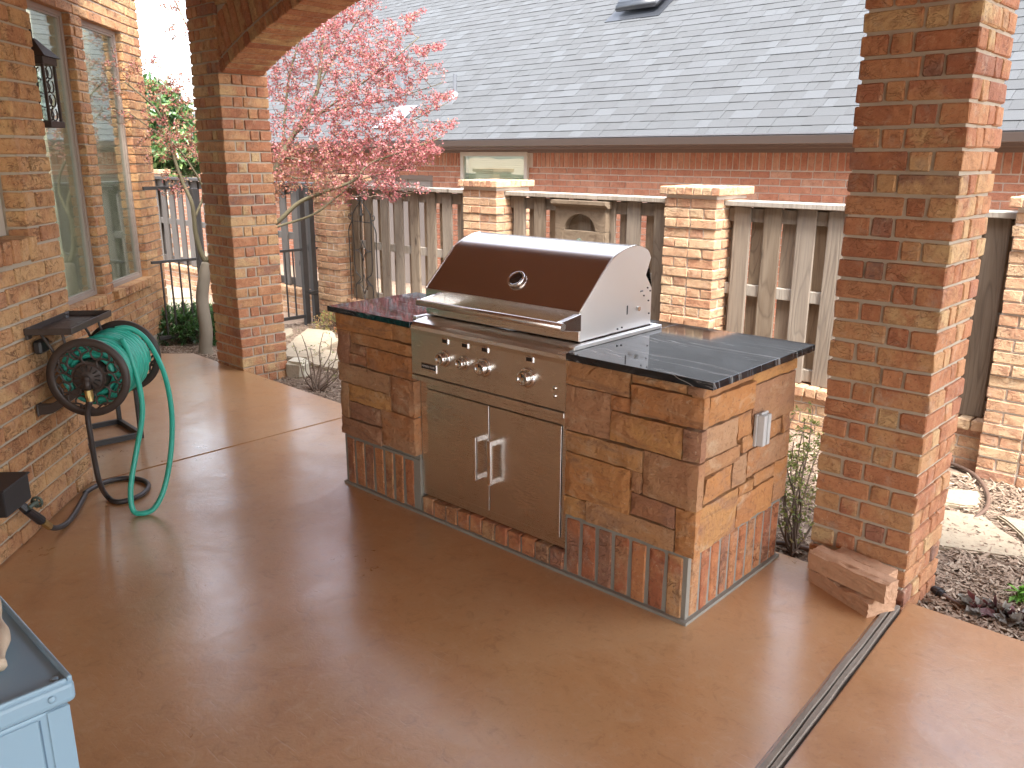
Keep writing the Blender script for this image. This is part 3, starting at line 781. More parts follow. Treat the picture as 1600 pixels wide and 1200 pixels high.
B.done(nwall, M_red, M_red_j, 300, key=nkey)
w = link('window', None, nb)
f = bmesh.new()
for a in ((NWI[0], NWI[0] + .05, NWI[2], NWI[3]), (NWI[1] - .05, NWI[1], NWI[2], NWI[3]), (NWI[0] + .05, NWI[1] - .05, NWI[3] - .05, NWI[3]), (NWI[0] + .05, NWI[1] - .05, NWI[2], NWI[2] + .05), (NWI[0] + .05, NWI[1] - .05, 0.98, 1.02)): NBm(f, a[0], a[2], a[1], a[3], 5.165, 5.26)
obj('frame', f, M_vinyl, w)
p = bmesh.new(); NBm(p, NWI[0] + .05, NWI[2] + .05, NWI[1] - .05, NWI[3] - .05, 5.190, 5.195); obj('pane', p, M_glass, w)
f = bmesh.new()
z = NWI[2] + .06
while z < NWI[3] - .06:
    b0 = len(f.verts); NBm(f, NWI[0] + .12, z, NWI[1] - .06, z + .0245, 5.198, 5.206); z += 0.026
obj('blind', f, M_blind, w)
d = link('garage_door', None, nb)
f = bmesh.new(); NBm(f, DW[0], GZ, DW[1], DW[2] - .06, 5.25, 5.30); obj('panel', f, M_door_grey, d)
f = bmesh.new(); NBm(f, DW[0], DW[2] - .06, DW[1], DW[2], 5.20, 5.31); NBm(f, DW[1] - .05, GZ, DW[1], DW[2] - .06, 5.20, 5.31); obj('trim', f, M_fascia, d)
f = bmesh.new(); NBm(f, -5.82, GZ, -5.80, DW[2] - .06, 5.245, 5.25); obj('panel_joint', f, M_fascia, d)
RP = math.radians(35); RX0, RX1 = -12.6, 5.6; RY0, RZ0 = 4.72, 1.808
f = bmesh.new(); NBm(f, RX0, 1.715, RX1, 1.805, 4.79, 4.82); NBm(f, RX0, 1.70, RX1, 1.718, 4.82, 5.22); NBm(f, RX0, 1.66, RX1, 1.70, 5.17, 5.205); obj('fascia', f, M_fascia, nb)
f = bmesh.new(); prism(f, [(4.70, 1.815), (4.695, 1.80), (4.72, 1.735), (4.79, 1.725), (4.79, 1.80), (4.78, 1.80), (4.78, 1.74), (4.725, 1.75), (4.708, 1.803), (4.715, 1.815)], 0, RX0, RX1)
for v in f.verts: v.co += Vector((-NX, -5.2, -GZ))
obj('gutter', f, M_gutter, nb)
f = bmesh.new(); NBm(f, RX0, 1.812, RX1, 1.824, 4.686, 4.708); obj('gutter_lip_highlight', f, M_zinc, nb)  # pale strip painting the sky highlight along the gutter's top edge
roof = link('roof', None, nb)
SL = 7.2
def RPt(x, s, h=0.0): return Vector((x - NX, RY0 - 5.2 + s * math.cos(RP) - h * math.sin(RP), RZ0 - GZ + s * math.sin(RP) + h * math.cos(RP)))
pydata('deck', [RPt(RX0, 0, -.02), RPt(RX1, 0, -.02), RPt(RX1, SL, -.02), RPt(RX0, SL, -.02), RPt(RX0, 2 * SL * 0.999, -2.5)][:4] + [Vector((RX1 - NX, 12.5, 1 - GZ)), Vector((RX0 - NX, 12.5, 1 - GZ))], [(0, 1, 2, 3), (3, 2, 4, 5)], M_shingle_j, roof)
items = []; rr = random.Random(21); EXP = 0.138
for k in range(int(SL / EXP)):
    s0 = k * EXP - 0.02; x = RX0 + rr.uniform(0, .25)
    while x < RX1 - 0.35:
        wd = rr.choice((0.10, 0.14, 0.17, 0.20, 0.24, 0.28)); th = rr.choice((0.006, 0.0065, 0.0085, 0.009))
        c = RPt(x + wd / 2, s0 + 0.08, 0.004 + th / 2)
        # a tab tilts a little so that its lower edge rides over the course below
        items.append((Matrix.Translation(c) @ Matrix.Rotation(RP - 0.035, 4, 'X'), (wd - 0.003, 0.165, th), x + wd / 2, k))
        x += wd
def skey(i):
    x, y = pix(np.array(i[0].translation) + np.array([NX, 5.2, GZ]))
    vis = 715 < x < 1350 and y > -5
    return (0 if vis else 1, i[3])
items.sort(key=skey)
_sc = {}
for m, dm, x, k in items[:300]:
    kk = (round(dm[0], 3), round(dm[2], 4))
    if kk not in _sc: _sc[kk] = mesh_of(bx(bmesh.new(), -dm[0] / 2, -dm[1] / 2, -dm[2] / 2, dm[0] / 2, dm[1] / 2, dm[2] / 2), 'shingle', M_shingle)
    o = link('shingle', _sc[kk], roof); o.matrix_basis = m
join_boxes('shingle_field', [(m, dm) for m, dm, x, k in items[300:]], M_shingle_j, roof)
def on_roof(px, py):
    v = _fw + _r * (px - 800) / FPX - _u * (py - 600) / FPX
    n = np.array([0, -math.sin(RP), math.cos(RP)]); p0 = np.array([0, RY0, RZ0])
    return Vector(CAM + v * (((p0 - CAM) @ n) / (v @ n))) - Vector((NX, 5.2, GZ))
b = on_roof(628, 168); f = bmesh.new()
cyl(f, b - Vector((0, 0, .1)), b + Vector((0, 0, .62)), 0.062, n=18); cyl(f, b + Vector((0, 0, .60)), b + Vector((0, 0, .635)), 0.062, 0.108, 18); cyl(f, b + Vector((0, 0, .635)), b + Vector((0, 0, .73)), 0.108, n=18); cyl(f, b + Vector((0, 0, .73)), b + Vector((0, 0, .745)), 0.108, 0.07, 18)
obj('flue_pipe', f, M_ventgrey, roof)
f = bmesh.new(); cyl(f, b - Vector((0, 0, .22)), b + Vector((0, -0.02, .02)), 0.19, 0.075, 20)
e = on_roof(628, 172); 
obj('flue_flashing', f, M_zinc, roof)
f = bmesh.new(); bx(f, -.24, -.28, 0, .24, .24, 0.006); o = obj('flashing_sheet', f, M_zinc, roof); o.matrix_basis = Matrix.Translation(on_roof(620, 184) + Vector((0, -.01, .022))) @ Matrix.Rotation(RP, 4, 'X')
b = on_roof(711, 150); f = bmesh.new(); cyl(f, b - Vector((0, 0, .1)), b + Vector((0, 0, .27)), 0.026, n=14); obj('vent_pipe', f, M_ventgrey, roof)
f = bmesh.new(); cyl(f, b - Vector((0, 0, .08)), b + Vector((0, 0, .05)), 0.11, 0.032, 16); bx(f, b.x - .14, b.y - .19, b.z - .145, b.x + .14, b.y - .05, b.z - .06); obj('pipe_boot', f, M_zinc, roof)
b = on_roof(1010, 8); f = bmesh.new()
prism(f, [(-.22, .05), (.26, .05), (.26, .10), (.16, .17), (-.17, .15), (-.25, .10)], 0, -.32, .32)
bmesh.ops.bevel(f, geom=f.edges[:], offset=0.025, segments=3, affect='EDGES')
o = obj('box_vent', f, M_darkplastic, roof, smooth=True); o.matrix_basis = Matrix.Translation(b) @ Matrix.Rotation(RP, 4, 'X')
f = bmesh.new(); bx(f, -.42, -.36, .012, .40, .3, .02); o = obj('vent_flange', f, M_darkplastic, roof); o.matrix_basis = Matrix.Translation(b) @ Matrix.Rotation(RP, 4, 'X')

# ------------------------------------------------------------------ grill island
isl = thing('grill_island', 'stone and brick grill island with black countertop on the patio', 'outdoor kitchen', (0, 0, 0), IA)
IX0, IX1, ID = 0.035, 2.035, 0.735
OX0, OX1 = 0.60, 1.472                                     # opening for the grill and doors
core = bmesh.new()
bx(core, IX0, 0.012, 0.0, OX0 - .002, 0.56, 0.893); bx(core, OX1 + .002, 0.012, 0.0, IX1 - .012, ID - .012, 0.893); bx(core, OX0 - .0015, 0.30, 0.0, OX1 + .0015, ID - .012, 0.893)
obj('mortar_core', core, M_mortar_grey, isl)
from mathutils import noise as mnoise
def stone(poly, axis, face, thick, outward, rs, parent=isl):
    """a split-faced stone: a grid over its outline pushed in and out by noise, edges chipped, sides back to the wall"""
    x0, x1 = min(p[0] for p in poly), max(p[0] for p in poly); z0, z1 = min(p[1] for p in poly), max(p[1] for p in poly)
    nu = max(3, min(12, int((x1 - x0) / 0.026))); nv = max(3, min(8, int((z1 - z0) / 0.022)))
    ox, oz = rs.uniform(0, 90), rs.uniform(0, 90); tilt = rs.uniform(-.010, .010); tz = rs.uniform(-.006, .006)
    V, F = [], []
    def put(u, v, h): V.append((u, face - h, v) if axis == 1 else (face + h, u, v))
    for j in range(nv + 1):
        for i in range(nu + 1):
            u, v = x0 + (x1 - x0) * i / nu, z0 + (z1 - z0) * j / nv
            e = min(i, nu - i, j, nv - j)
            n = mnoise.fractal(Vector((u * 14 + ox, v * 16 + oz, 0)), 0.8, 2.0, 3)
            h = 0.0045 * n + tilt * (i / nu - .5) + tz * (j / nv - .5)
            if e == 0:
                h -= 0.004 + abs(rs.gauss(0, .0022))
                w = 0.0016
                if i in (0, nu): u += rs.uniform(-w, w)
                if j in (0, nv): v += rs.uniform(-w, w)
            elif e == 1: u += rs.uniform(-.006, .006); v += rs.uniform(-.005, .005)
            put(u, v, h)
    W = nu + 1
    for j in range(nv):
        for i in range(nu): F.append((j * W + i, j * W + i + 1, (j + 1) * W + i + 1, (j + 1) * W + i))
    rim = [i for i in range(W)] + [j * W + nu for j in range(1, nv + 1)] + [nv * W + i for i in range(nu - 1, -1, -1)] + [j * W for j in range(nv - 1, 0, -1)]
    b0 = len(V)
    for k in rim:
        q = V[k]; V.append((q[0], face + thick, q[2]) if axis == 1 else (face - thick, q[1], q[2]))
    for k in range(len(rim)):
        k2 = (k + 1) % len(rim); F.append((rim[k], b0 + k, b0 + k2, rim[k2]))
    me = bpy.data.meshes.new('stone'); me.from_pydata(V, [], F)
    b2 = bmesh.new(); b2.from_mesh(me); bmesh.ops.recalc_face_normals(b2, faces=b2.faces[:]); b2.to_mesh(me); b2.free()
    me.materials.append(M_stone)
    return link('stone', me, parent)
def R(x0, z0, x1, z1, g=0.0029): return [(x0 + g, z0 + g), (x1 - g, z0 + g), (x1 - g, z1 - g), (x0 + g, z1 - g)]
LS = 0.03
front = [R(LS, .811, .452, .893), R(.452, .815, .66, .893), R(.135, .755, .66, .812), R(LS, .645, .131, .811), R(.131, .706, .255, .755), R(.131, .652, .255, .706), R(.255, .646, .66, .755),
         R(LS, .548, .428, .645), R(.428, .470, .672, .646), R(LS, .366, .110, .548), R(.110, .460, .428, .548), R(.110, .370, .350, .460), R(LS, .272, .350, .366), R(.350, .285, .672, .470)]
front = [[(min(x, OX0 + (0.0 if z > 2 else 0.0)), z) for x, z in p] for p in front]
front += [R(1.478, .799, 1.770, .893), R(1.774, .856, 1.999, .893), R(1.478, .618, 1.688, .799), R(1.688, .740, 1.774, .799), R(1.688, .622, 1.994, .738), R(1.774, .742, 2.068, .856),
          R(1.478, .532, 1.836, .618), R(1.478, .352, 1.788, .532), R(1.788, .450, 1.834, .532), R(1.836, .446, 2.066, .622), R(1.788, .360, 1.982, .448), R(1.478, .268, 1.590, .352), R(1.590, .268, 1.982, .358)]
rs = random.Random(42)
for p in front: stone(p, 1, -0.024, 0.045, -1, rs)
XF = 2.064
right = [R(.345, .826, .70, .871), R(.04, .738, .36, .846), R(.36, .652, .70, .824), R(-.020, .624, .242, .736), R(.242, .642, .36, .736), R(.284, .580, .45, .641), R(.45, .582, .612, .648), R(.612, .578, .70, .656),
         R(.026, .560, .282, .620), R(.03, .456, .234, .558), R(.234, .456, .340, .572), R(.340, .466, .70, .578), R(-.022, .272, .286, .452), R(.286, .404, .41, .452), R(.41, .412, .585, .462), R(.286, .280, .585, .408), R(.585, .290, .70, .466), R(-.02, .850, .345, .893), R(.345, .872, .70, .893)]
for p in right: stone(p, 0, XF, 0.045, 1, rs)
# quoin stones turning the front right corner and plain stones on the far left end
for (z0, z1, xa) in ((.742, .856, 2.02), (.622, .738, 1.994), (.446, .622, 2.02), (.268, .446, 1.982), (.858, .893, 1.999)):
    if xa < 2.01: stone(R(xa, z0, 2.066, z1), 1, -0.024, 0.045, -1, rs)
for k, (y0, y1, z0, z1) in enumerate(((.02, .30, .28, .48), (.30, .55, .28, .42), (.02, .22, .48, .62), (.22, .55, .42, .62), (.02, .32, .62, .76), (.32, .55, .62, .89), (.02, .32, .76, .89))):
    o = stone(R(y0, z0, y1, z1), 0, -0.0, 0.03, 1, rs)
    o.matrix_basis = Matrix.Translation((0.062, 0, 0)) @ Matrix.Diagonal((-1, 1, 1, 1))
# soldier course of bricks round the foot
B = Bricks()
def soldiers(a, b, y, n, axis, x=0.0):
    for k in range(n):
        c = a + (k + .5) * (b - a) / n; L = (b - a) / n - 0.016
        if axis == 1: B.add((c, y + 0.035, 0.130), rs.uniform(-.006, .006), (L, 0.07, 0.238 + rs.uniform(-.006, .006)), rs.uniform(-.008, .008))
        else: B.add((x - 0.035, c, 0.133), math.pi / 2 + rs.uniform(-.006, .006), (L, 0.07, 0.238 + rs.uniform(-.006, .006)), rs.uniform(-.008, .008))
soldiers(0.035, 0.565, 0.0, 7, 1); soldiers(1.475, 2.020, 0.0, 7, 1); soldiers(0.02, 0.72, 0, 10, 0, 2.035)
B.add((0.585, 0.07, 0.175), 0, (0.045, 0.09, 0.15))
for k in range(11):                                        # low kerb of bricks laid on edge under the doors
    c = 0.615 + (k + .5) * (1.470 - 0.615) / 11
    B.add((c, 0.055, 0.046), rs.uniform(-.01, .01), (0.068, 0.11, 0.086 + rs.uniform(-.006, .006)))
for i in range(13): pass
B.done(isl, M_sold, M_sold, 300)
bm = bmesh.new(); bx(bm, 0.028, 0.004, 0.0, 0.602, 0.02, 0.262); bx(bm, 1.473, 0.004, 0.0, 2.031, 0.02, 0.262); bx(bm, 2.012, 0.021, 0.0, 2.0305, 0.725, 0.265); bx(bm, 0.604, 0.008, 0.0, 1.4725, 0.10, 0.078)
bx(bm, 0.025, -0.014, -.002, 2.042, 0.004, 0.012); bx(bm, 2.026, -.0142, -.002, 2.047, 0.73, 0.0118)
obj('grey_joints', bm, M_mortar_grey, isl)
ctr = box('countertop', 1.486, -0.032, 0.893, 2.103, 0.755, 0.920, M_granite, isl, 0.0025, 2)
box('countertop', -0.016, -0.032, 0.893, 0.598, 0.545, 0.920, M_granite, isl, 0.0025, 2)
box('countertop', 0.66, 0.605, 0.893, 1.4855, 0.7549, 0.9195, M_granite, isl, 0.0025, 2)
oc = link('outlet_box', None, isl)
bm = bmesh.new(); bx(bm, 2.062, 0.362, 0.590, 2.076, 0.436, 0.715, 0.003); obj('back_plate', bm, M_outlet, oc)
bm = bmesh.new(); prism(bm, [(2.076, .365), (2.100, .372), (2.100, .395), (2.091, .398), (2.091, .404), (2.100, .407), (2.100, .426), (2.076, .433)], 2, 0.594, 0.712)
bmesh.ops.bevel(bm, geom=bm.edges[:], offset=0.002, segments=1, affect='EDGES'); obj('cover', bm, M_outlet, oc)
bm = bmesh.new(); cyl(bm, (2.082, .375, .716), (2.082, .425, .716), 0.005, n=10); cyl(bm, (2.101, .400, .606), (2.103, .400, .606), 0.004, n=8); obj('hinge', bm, M_outlet, oc)

# ------------------------------------------------------------------ built-in grill
g = thing('gas_grill', 'stainless steel built-in gas grill with closed hood', 'grill', (0, 0, 0), IA)
GX0, GX1 = 0.588, 1.462
prof = [(.080, .942), (.080, 1.058)]
arc = catmull([Vector((.080, 1.058, 0)), Vector((.1275, 1.1035, 0)), Vector((.175, 1.149, 0)), Vector((.230, 1.2015, 0)), Vector((.272, 1.237, 0)), Vector((.325, 1.262, 0)), Vector((.395, 1.280, 0)), Vector((.465, 1.279, 0)), Vector((.525, 1.256, 0)), Vector((.548, 1.225, 0))], 5)
top = [(p.x, p.y) for p in arc]
def sheet(name, pr, x0, x1, mat, parent, th=0.0016, smooth=True):
    """bend a sheet of steel along a profile in (y, z)"""
    V, F = [], []
    for y, z in pr: V += [(x0, y, z), (x1, y, z)]
    n = len(pr)
    for i in range(n - 1): F.append((2 * i, 2 * i + 1, 2 * i + 3, 2 * i + 2))
    return pydata(name, V, F, mat, parent, smooth)
hood = sheet('hood', top, GX0 + .002, GX1 - .002, M_hood, g)
box('hood_band', GX0 + .002, 0.078, 0.942, GX1 - .002, 0.092, 1.0575, M_steel, g, 0.001)
back = [(.548, 1.225), (.482, 1.078), (.43, 1.03), (.275, .944)]
for xs in (GX0, GX1 - .012):
    bm = bmesh.new(); prism(bm, [(.082, .942)] + [(y + .0008 if i == 0 else y, z - .0012) for i, (y, z) in enumerate(top)] + back[1:], 0, xs, xs + .012)
    obj('hood_side', bm, M_side, g)
    bm = bmesh.new()
    V, F = [], []
    xe = xs if xs == GX0 else xs + .012
    tube(V, F, [Vector((xe, y - .001, z)) for y, z in top[:34]], 0.0035, 6); pydata('hood_seam', V, F, M_chrome if xs == GX0 else M_steel, g, True)
    bm = bmesh.new(); xp = xs + (.013 if xs == GX0 else -.003)
    prism(bm, [(.268, .938), (.30, .965), (.40, 1.03), (.50, 1.178), (.522, 1.168), (.582, 1.094), (.584, .938)], 0, xp, xp + .002); obj('back_plate', bm, M_side, g)
    if xs > 1:
        bm = bmesh.new()
        for y, z in ((.535, 1.10), (.555, 1.085), (.545, 1.045), (.552, .99), (.51, 1.07), (.33, .955), (.36, .957)): cyl(bm, (GX1 - .004, y, z), (GX1 + .001, y, z), 0.0035, n=8)
        obj('rivet', bm, M_iron, g)
        bm = bmesh.new(); cyl(bm, (GX1 - .002, .463, 1.022), (GX1 + .010, .463, 1.022), 0.010, n=12); obj('pivot_bolt', bm, M_chrome, g)
        bm = bmesh.new(); bx(bm, GX1 - .006, .385, 1.005, GX1 + .0012, .397, 1.045, 0.003); obj('pivot_slot', bm, M_badge, g)
        bm = bmesh.new(); bx(bm, GX1 - .006, .478, 1.088, GX1 + .002, .500, 1.094, 0.002); obj('stop_pin', bm, M_badge, g)
sheet('hood_back', [(.548, 1.225), (.582, 1.094), (.582, .938)], GX0 + .013, GX1 - .013, M_steel, g)
# firebox rim that rests on the countertop
bm = bmesh.new()
bx(bm, GX1 + .0005, .02, .921, GX1 + .026, .615, .936, .001); bx(bm, GX0 - .026, .02, .921, GX0 - .0005, .60, .936, .001); bx(bm, GX0, .586, .921, GX1, .614, .937, .001)
obj('rim', bm, M_side, g)
bm = bmesh.new(); bx(bm, GX0 + .01, .10, .70, GX1 - .01, .58, .940); obj('firebox', bm, M_dial, g)
# control panel: lip, sloping shelf up to the hood, face
prf = [(.090, .938), (.020, .930), (-.012, .922), (-.026, .908), (-.030, .893), (-.026, .875), (-.026, .690), (.05, .690), (.09, .75)]
bm = bmesh.new(); prism(bm, prf, 0, 0.602, 1.484)
bmesh.ops.bevel(bm, geom=[e for e in bm.edges if abs((e.verts[0].co - e.verts[1].co).x) < 1e-6 and False], offset=0.001, affect='EDGES') if False else None
pan = obj('control_panel', bm, M_steel, g)
bm = bmesh.new(); bx(bm, 0.604, -.031, .664, 1.482, .05, .685, .0015); obj('drip_tray', bm, M_steel, g)
bm = bmesh.new(); bx(bm, 0.606, -.018, .685, 1.480, .05, .6899); obj('tray_gap', bm, M_badge, g)
def knob(x, z, r):
    k = link('knob', None, g)
    mt = Matrix.Translation((x, -.026, z)) @ Matrix.Rotation(math.pi / 2, 4, 'X')
    bm = lathe(bmesh.new(), [(r * 1.18, 0), (r * 1.18, .004), (r * 1.08, .009), (r * .95, .010)], mt, 26); obj('bezel', bm, M_chrome, k, smooth=True)
    bm = lathe(bmesh.new(), [(r * .86, .010), (r * .88, .020), (r * .84, .032), (r * .76, .036), (r * .60, .0365), (r * .58, .033), (0.001, .033)], mt, 26); obj('cap', bm, M_chrome, k, smooth=True)
    bm = bmesh.new(); bx(bm, x - r * .10, -.026 - .0345, z + r * .18, x + r * .10, -.026 - .0332, z + r * .55, .0005); obj('pointer_mark', bm, M_badge, k)
for x, r in ((.818, .032), (.937, .027), (1.056, .034), (1.292, .035)): knob(x, .791, r)
for x in (.826, .947, 1.063, 1.306):
    l = link('burner_label', None, g)
    bm = bmesh.new(); bx(bm, x - .021, -.031, .855, x + .019, -.0255, .879, .0015); obj('surround', bm, M_chrome, l)
    bm = bmesh.new(); bx(bm, x - .0165, -.0318, .8595, x + .0115, -.0308, .8745); obj('insert', bm, M_badge, l)
l = link('maker_badge', None, g)
bm = bmesh.new(); bx(bm, .668, -.030, .713, .766, -.0255, .750, .001); obj('surround', bm, M_chrome, l)
bm = bmesh.new(); bx(bm, .671, -.0312, .7245, .762, -.0298, .748); obj('insert', bm, M_badge, l)
fc = bpy.data.curves.new('lettering', 'FONT'); fc.body = 'MEMBERS MARK'; fc.size = 0.0118; fc.align_x = 'CENTER'; fc.align_y = 'CENTER'; fc.extrude = 0.0002
_tmp = link('lettering_curve', fc); bpy.context.view_layer.update()
_me = bpy.data.meshes.new_from_object(_tmp.evaluated_get(bpy.context.evaluated_depsgraph_get())); bpy.data.objects.remove(_tmp)
_me.materials.clear(); _me.materials.append(M_letters); link('lettering', _me, l, (.7165, -.0316, .7362), (math.pi / 2, 0, 0))
for z in (.775, .744):
    bm = lathe(bmesh.new(), [(.0085, 0), (.0085, .003), (.006, .006), (.001, .0065)], Matrix.Translation((1.432, -.026, z)) @ Matrix.Rotation(math.pi / 2, 4, 'X'), 14); obj('indicator_stud', bm, M_chrome, g, smooth=True)
h = link('handle', None, g)
bm = bmesh.new(); cyl(bm, (.676, -.044, 1.019), (1.482, -.044, 1.019), 0.0150, n=24); obj('bar', bm, M_steel, h, smooth=False)
for p in h.children[-1].data.polygons: p.use_smooth = abs(p.normal.x) < 0.5
for x in (.688, 1.448):
    bm = bmesh.new(); prism(bm, [(.078, .985), (.078, 1.050), (.070, 1.051), (-.036, 1.0355), (-.052, 1.031), (-.058, 1.019), (-.052, 1.007), (-.036, 1.003), (.060, .985)], 0, x, x + .022)
    bmesh.ops.bevel(bm, geom=bm.edges[:], offset=0.001, segments=1, affect='EDGES'); obj('bracket', bm, M_chrome, h)
# thermometer set square to the sloping hood
th = link('thermometer', None, g)
slope = math.atan2(1.149 - 1.1035, .175 - .1275)
nrm = Vector((0, -math.sin(slope), math.cos(slope)))
mt = Matrix.Translation(Vector((1.073, .155, 1.131)) + nrm * 0.001) @ nrm.to_track_quat('Z', 'Y').to_matrix().to_4x4()
bm = lathe(bmesh.new(), [(.040, 0), (.040, .012), (.037, .0155), (.032, .0155), (.030, .012), (.001, .012)], mt, 30); obj('bezel', bm, M_chrome, th, smooth=True)
bm = lathe(bmesh.new(), [(.030, .0122), (.030, .0130), (.001, .0130)], mt, 30); obj('dial', bm, M_dial, th)
bm = bmesh.new(); bx(bm, -.020, -.0015, .0132, .018, .0015, .0142); bm.transform(mt @ Matrix.Rotation(0.6, 4, 'Z')); obj('needle', bm, M_badge, th)

# ------------------------------------------------------------------ access doors under the grill
ad = thing('access_doors', 'pair of brushed steel access doors under the grill', 'cabinet doors', (0, 0, 0), IA)
bm = bmesh.new()
for x0, z0, x1, z1 in ((.606, .098, .650, .664), (1.440, .098, 1.4695, .664), (.650, .618, 1.440, .664), (.650, .098, 1.440, .136)): bx(bm, x0, .018, z0, x1, .045, z1)
obj('frame', bm, M_steel, ad)
box('inner_gap', .650, .040, .136, 1.440, .044, .618, M_badge, ad)
for x0, x1, hx in ((.6535, 1.0415, .985), (1.0455, 1.4365, 1.072)):
    d = link('door', None, ad)
    bm = bmesh.new(); bx(bm, x0, .012, .140, x1, .036, .6145, .0012); obj('panel', bm, M_steel, d)
    bm = bmesh.new(); bx(bm, hx, -.032, .281, hx + .020, -.018, .478, .0015); bx(bm, hx + .001, -.0178, .282, hx + .019, .0118, .306, .001); bx(bm, hx + .001, -.0178, .453, hx + .019, .0118, .477, .001); obj('handle', bm, M_chrome, d)

# ------------------------------------------------------------------ hose reel on the house wall
WM = Matrix.Identity(4)                                     # wall frame: local x along, local y out, local z up
for i in range(3): WM[i][0], WM[i][1], WM[i][2], WM[i][3] = DV[i], -NW[i], (0, 0, 1)[i], W0[i]
def wall_thing(name, label, cat):
    t = thing(name, label, cat); t.matrix_basis = WM; return t
hr = wall_thing('hose_reel', 'dark bronze wall-mounted hose reel with shelf on the brick wall', 'hose reel')
RO, RZ, RR = 0.245, 0.672, 0.178
def reel_disc(a, sgn):
    dk = link('reel_disc', None, hr)
    mt = Matrix.Translation((a, RO, RZ)) @ Matrix.Rotation(math.pi / 2, 4, 'Y')
    bm = bmesh.new()
    prof = [(RR, -.008), (RR, .008), (RR - .004, .011), (RR - .028, .008), (RR - .034, .003), (RR - .034, -.004), (RR - .028, -.008)]
    n = 48; rings = [[bm.verts.new(mt @ Vector((r * math.cos(2 * math.pi * k / n), r * math.sin(2 * math.pi * k / n), h))) for k in range(n)] for r, h in prof]
    for i in range(len(rings)):
        for k in range(n): bm.faces.new((rings[i][k], rings[i][(k + 1) % n], rings[(i + 1) % len(rings)][(k + 1) % n], rings[(i + 1) % len(rings)][k]))
    bmesh.ops.recalc_face_normals(bm, faces=bm.faces[:]); obj('rim', bm, M_bronze, dk, smooth=True)
    paths = []
    def pt(r, ang, h=0.0): return mt @ Vector((r * math.cos(ang), r * math.sin(ang), h))
    for k in range(8):
        a0 = k * math.pi / 4
        paths.append((catmull([pt(.062, a0), pt(.085, a0 + .25), pt(.108, a0 + .12), pt(.125, a0 - .12), pt(.147, a0 + .05)], 5), 0.0052))
        cc = 0.104; rr_ = 0.024
        paths.append(([pt(.116 + rr_ * math.cos(q), a0 + .39 + (rr_ * math.sin(q)) / .116, .001) for q in np.linspace(0, 5.6, 16)], 0.0042))
        paths.append((catmull([pt(.145, a0 + .16), pt(.132, a0 + .39), pt(.145, a0 + .62)], 4), 0.0046))
    tube_obj('scrollwork', paths, M_bronze, dk, 6)
    bm = lathe(bmesh.new(), [(.064, -.006), (.064, .006), (.055, .010), (.035, .012), (.022, .020), (.001, .022)] if sgn < 0 else [(.064, -.006), (.064, .006), (.02, .012), (.001, .012)], mt if sgn > 0 else mt @ Matrix.Rotation(math.pi, 4, 'X'), 24)
    obj('hub', bm, M_bronze, dk, smooth=True)
    bm = bmesh.new()
    for k in range(14):
        q = k * 2 * math.pi / 14; m2 = mt @ Matrix.Rotation(q, 4, 'Z')
        b3 = bx(bmesh.new(), .030, -.0035, -.014 if sgn < 0 else 0, .058, .0035, -.008 if sgn < 0 else .012); b3.transform(m2)
        me = bpy.data.meshes.new('t'); b3.to_mesh(me); b3.free(); bm.from_mesh(me); bpy.data.meshes.remove(me)
    obj('hub_rib', bm, M_black, dk)
reel_disc(-0.470, -1); reel_disc(-0.050, 1)
bm = bmesh.new(); cyl(bm, (-.47, RO, RZ), (-.05, RO, RZ), 0.075, n=20); obj('drum', bm, M_bronze, hr, smooth=False)
tr = link('tool_tray', None, hr)
bm = bmesh.new(); bx(bm, -.472, .006, .868, -.030, .196, .8735); obj('tray_floor', bm, M_bronze, tr)
bm = bmesh.new()
for q in ((-.478, .0, .868, -.472, .202, .897), (-.030, .0, .868, -.024, .202, .897), (-.472, .196, .868, -.030, .202, .897), (-.472, .0, .868, -.030, .006, .897)): bx(bm, *q, .0015)
obj('tray_edge', bm, M_bronze, tr)
bm = bmesh.new()
for k in range(5):
    for m in range(2): bx(bm, -.40 + k * .08, .05 + m * .07, .8734, -.352 + k * .08, .062 + m * .07, .8742)
obj('tray_slots', bm, M_black, tr)
for a in (-.452, -.066):
    V = []
    paths = [(catmull([(a, .150, .866), (a, .165, .80), (a, .225, .74), (a + (.0), .285, .70), (a, .300, .64), (a, .262, .598), (a, .235, .60)], 5), .0065), (catmull([(a, .060, .866), (a, .10, .79), (a, .13, .70), (a, .20, .655), (a, RO, RZ)], 5), .0065)]
    tube_obj('side_bracket', paths, M_bronze, hr, 8)
    bm = bmesh.new(); prism(bm, [(.0, .50), (.0, .545), (.012, .548), (.06, .548), (.16, .610), (.24, .655), (.25, .63), (.17, .575), (.075, .512), (.055, .505)], 0, a - .018, a + .018)
    bmesh.ops.bevel(bm, geom=bm.edges[:], offset=.004, segments=2, affect='EDGES'); obj('wall_arm', bm, M_bronze, hr)
    bm = bmesh.new(); bx(bm, a - .022, 0.0, .845, a + .022, .012, .895, .004); bx(bm, a - .022, 0, .495, a + .022, .010, .552, .004); obj('wall_plate', bm, M_bronze, hr)
    bm = bmesh.new(); cyl(bm, (a, .010, .518), (a, .016, .518), .009, n=10); cyl(bm, (a - .012, .012, .876), (a - .012, .018, .876), .008, n=10); obj('bolt', bm, M_zinc, hr)
bm = bmesh.new(); cyl(bm, (-.49, RO, RZ), (-.505, RO, RZ), .016, n=14); cyl(bm, (-.498, RO, RZ), (-.498, RO + .004, RZ - .055), .0135, .012, 14); obj('water_elbow', bm, M_bronze, hr, smooth=True)
bm = bmesh.new(); cyl(bm, (-.498, RO + .004, RZ - .050), (-.498, RO + .006, RZ - .082), .0185, n=8); cyl(bm, (-.498, RO + .006, RZ - .080), (-.498, RO + .007, RZ - .100), .015, n=16); obj('brass_coupling', bm, M_brass, hr)
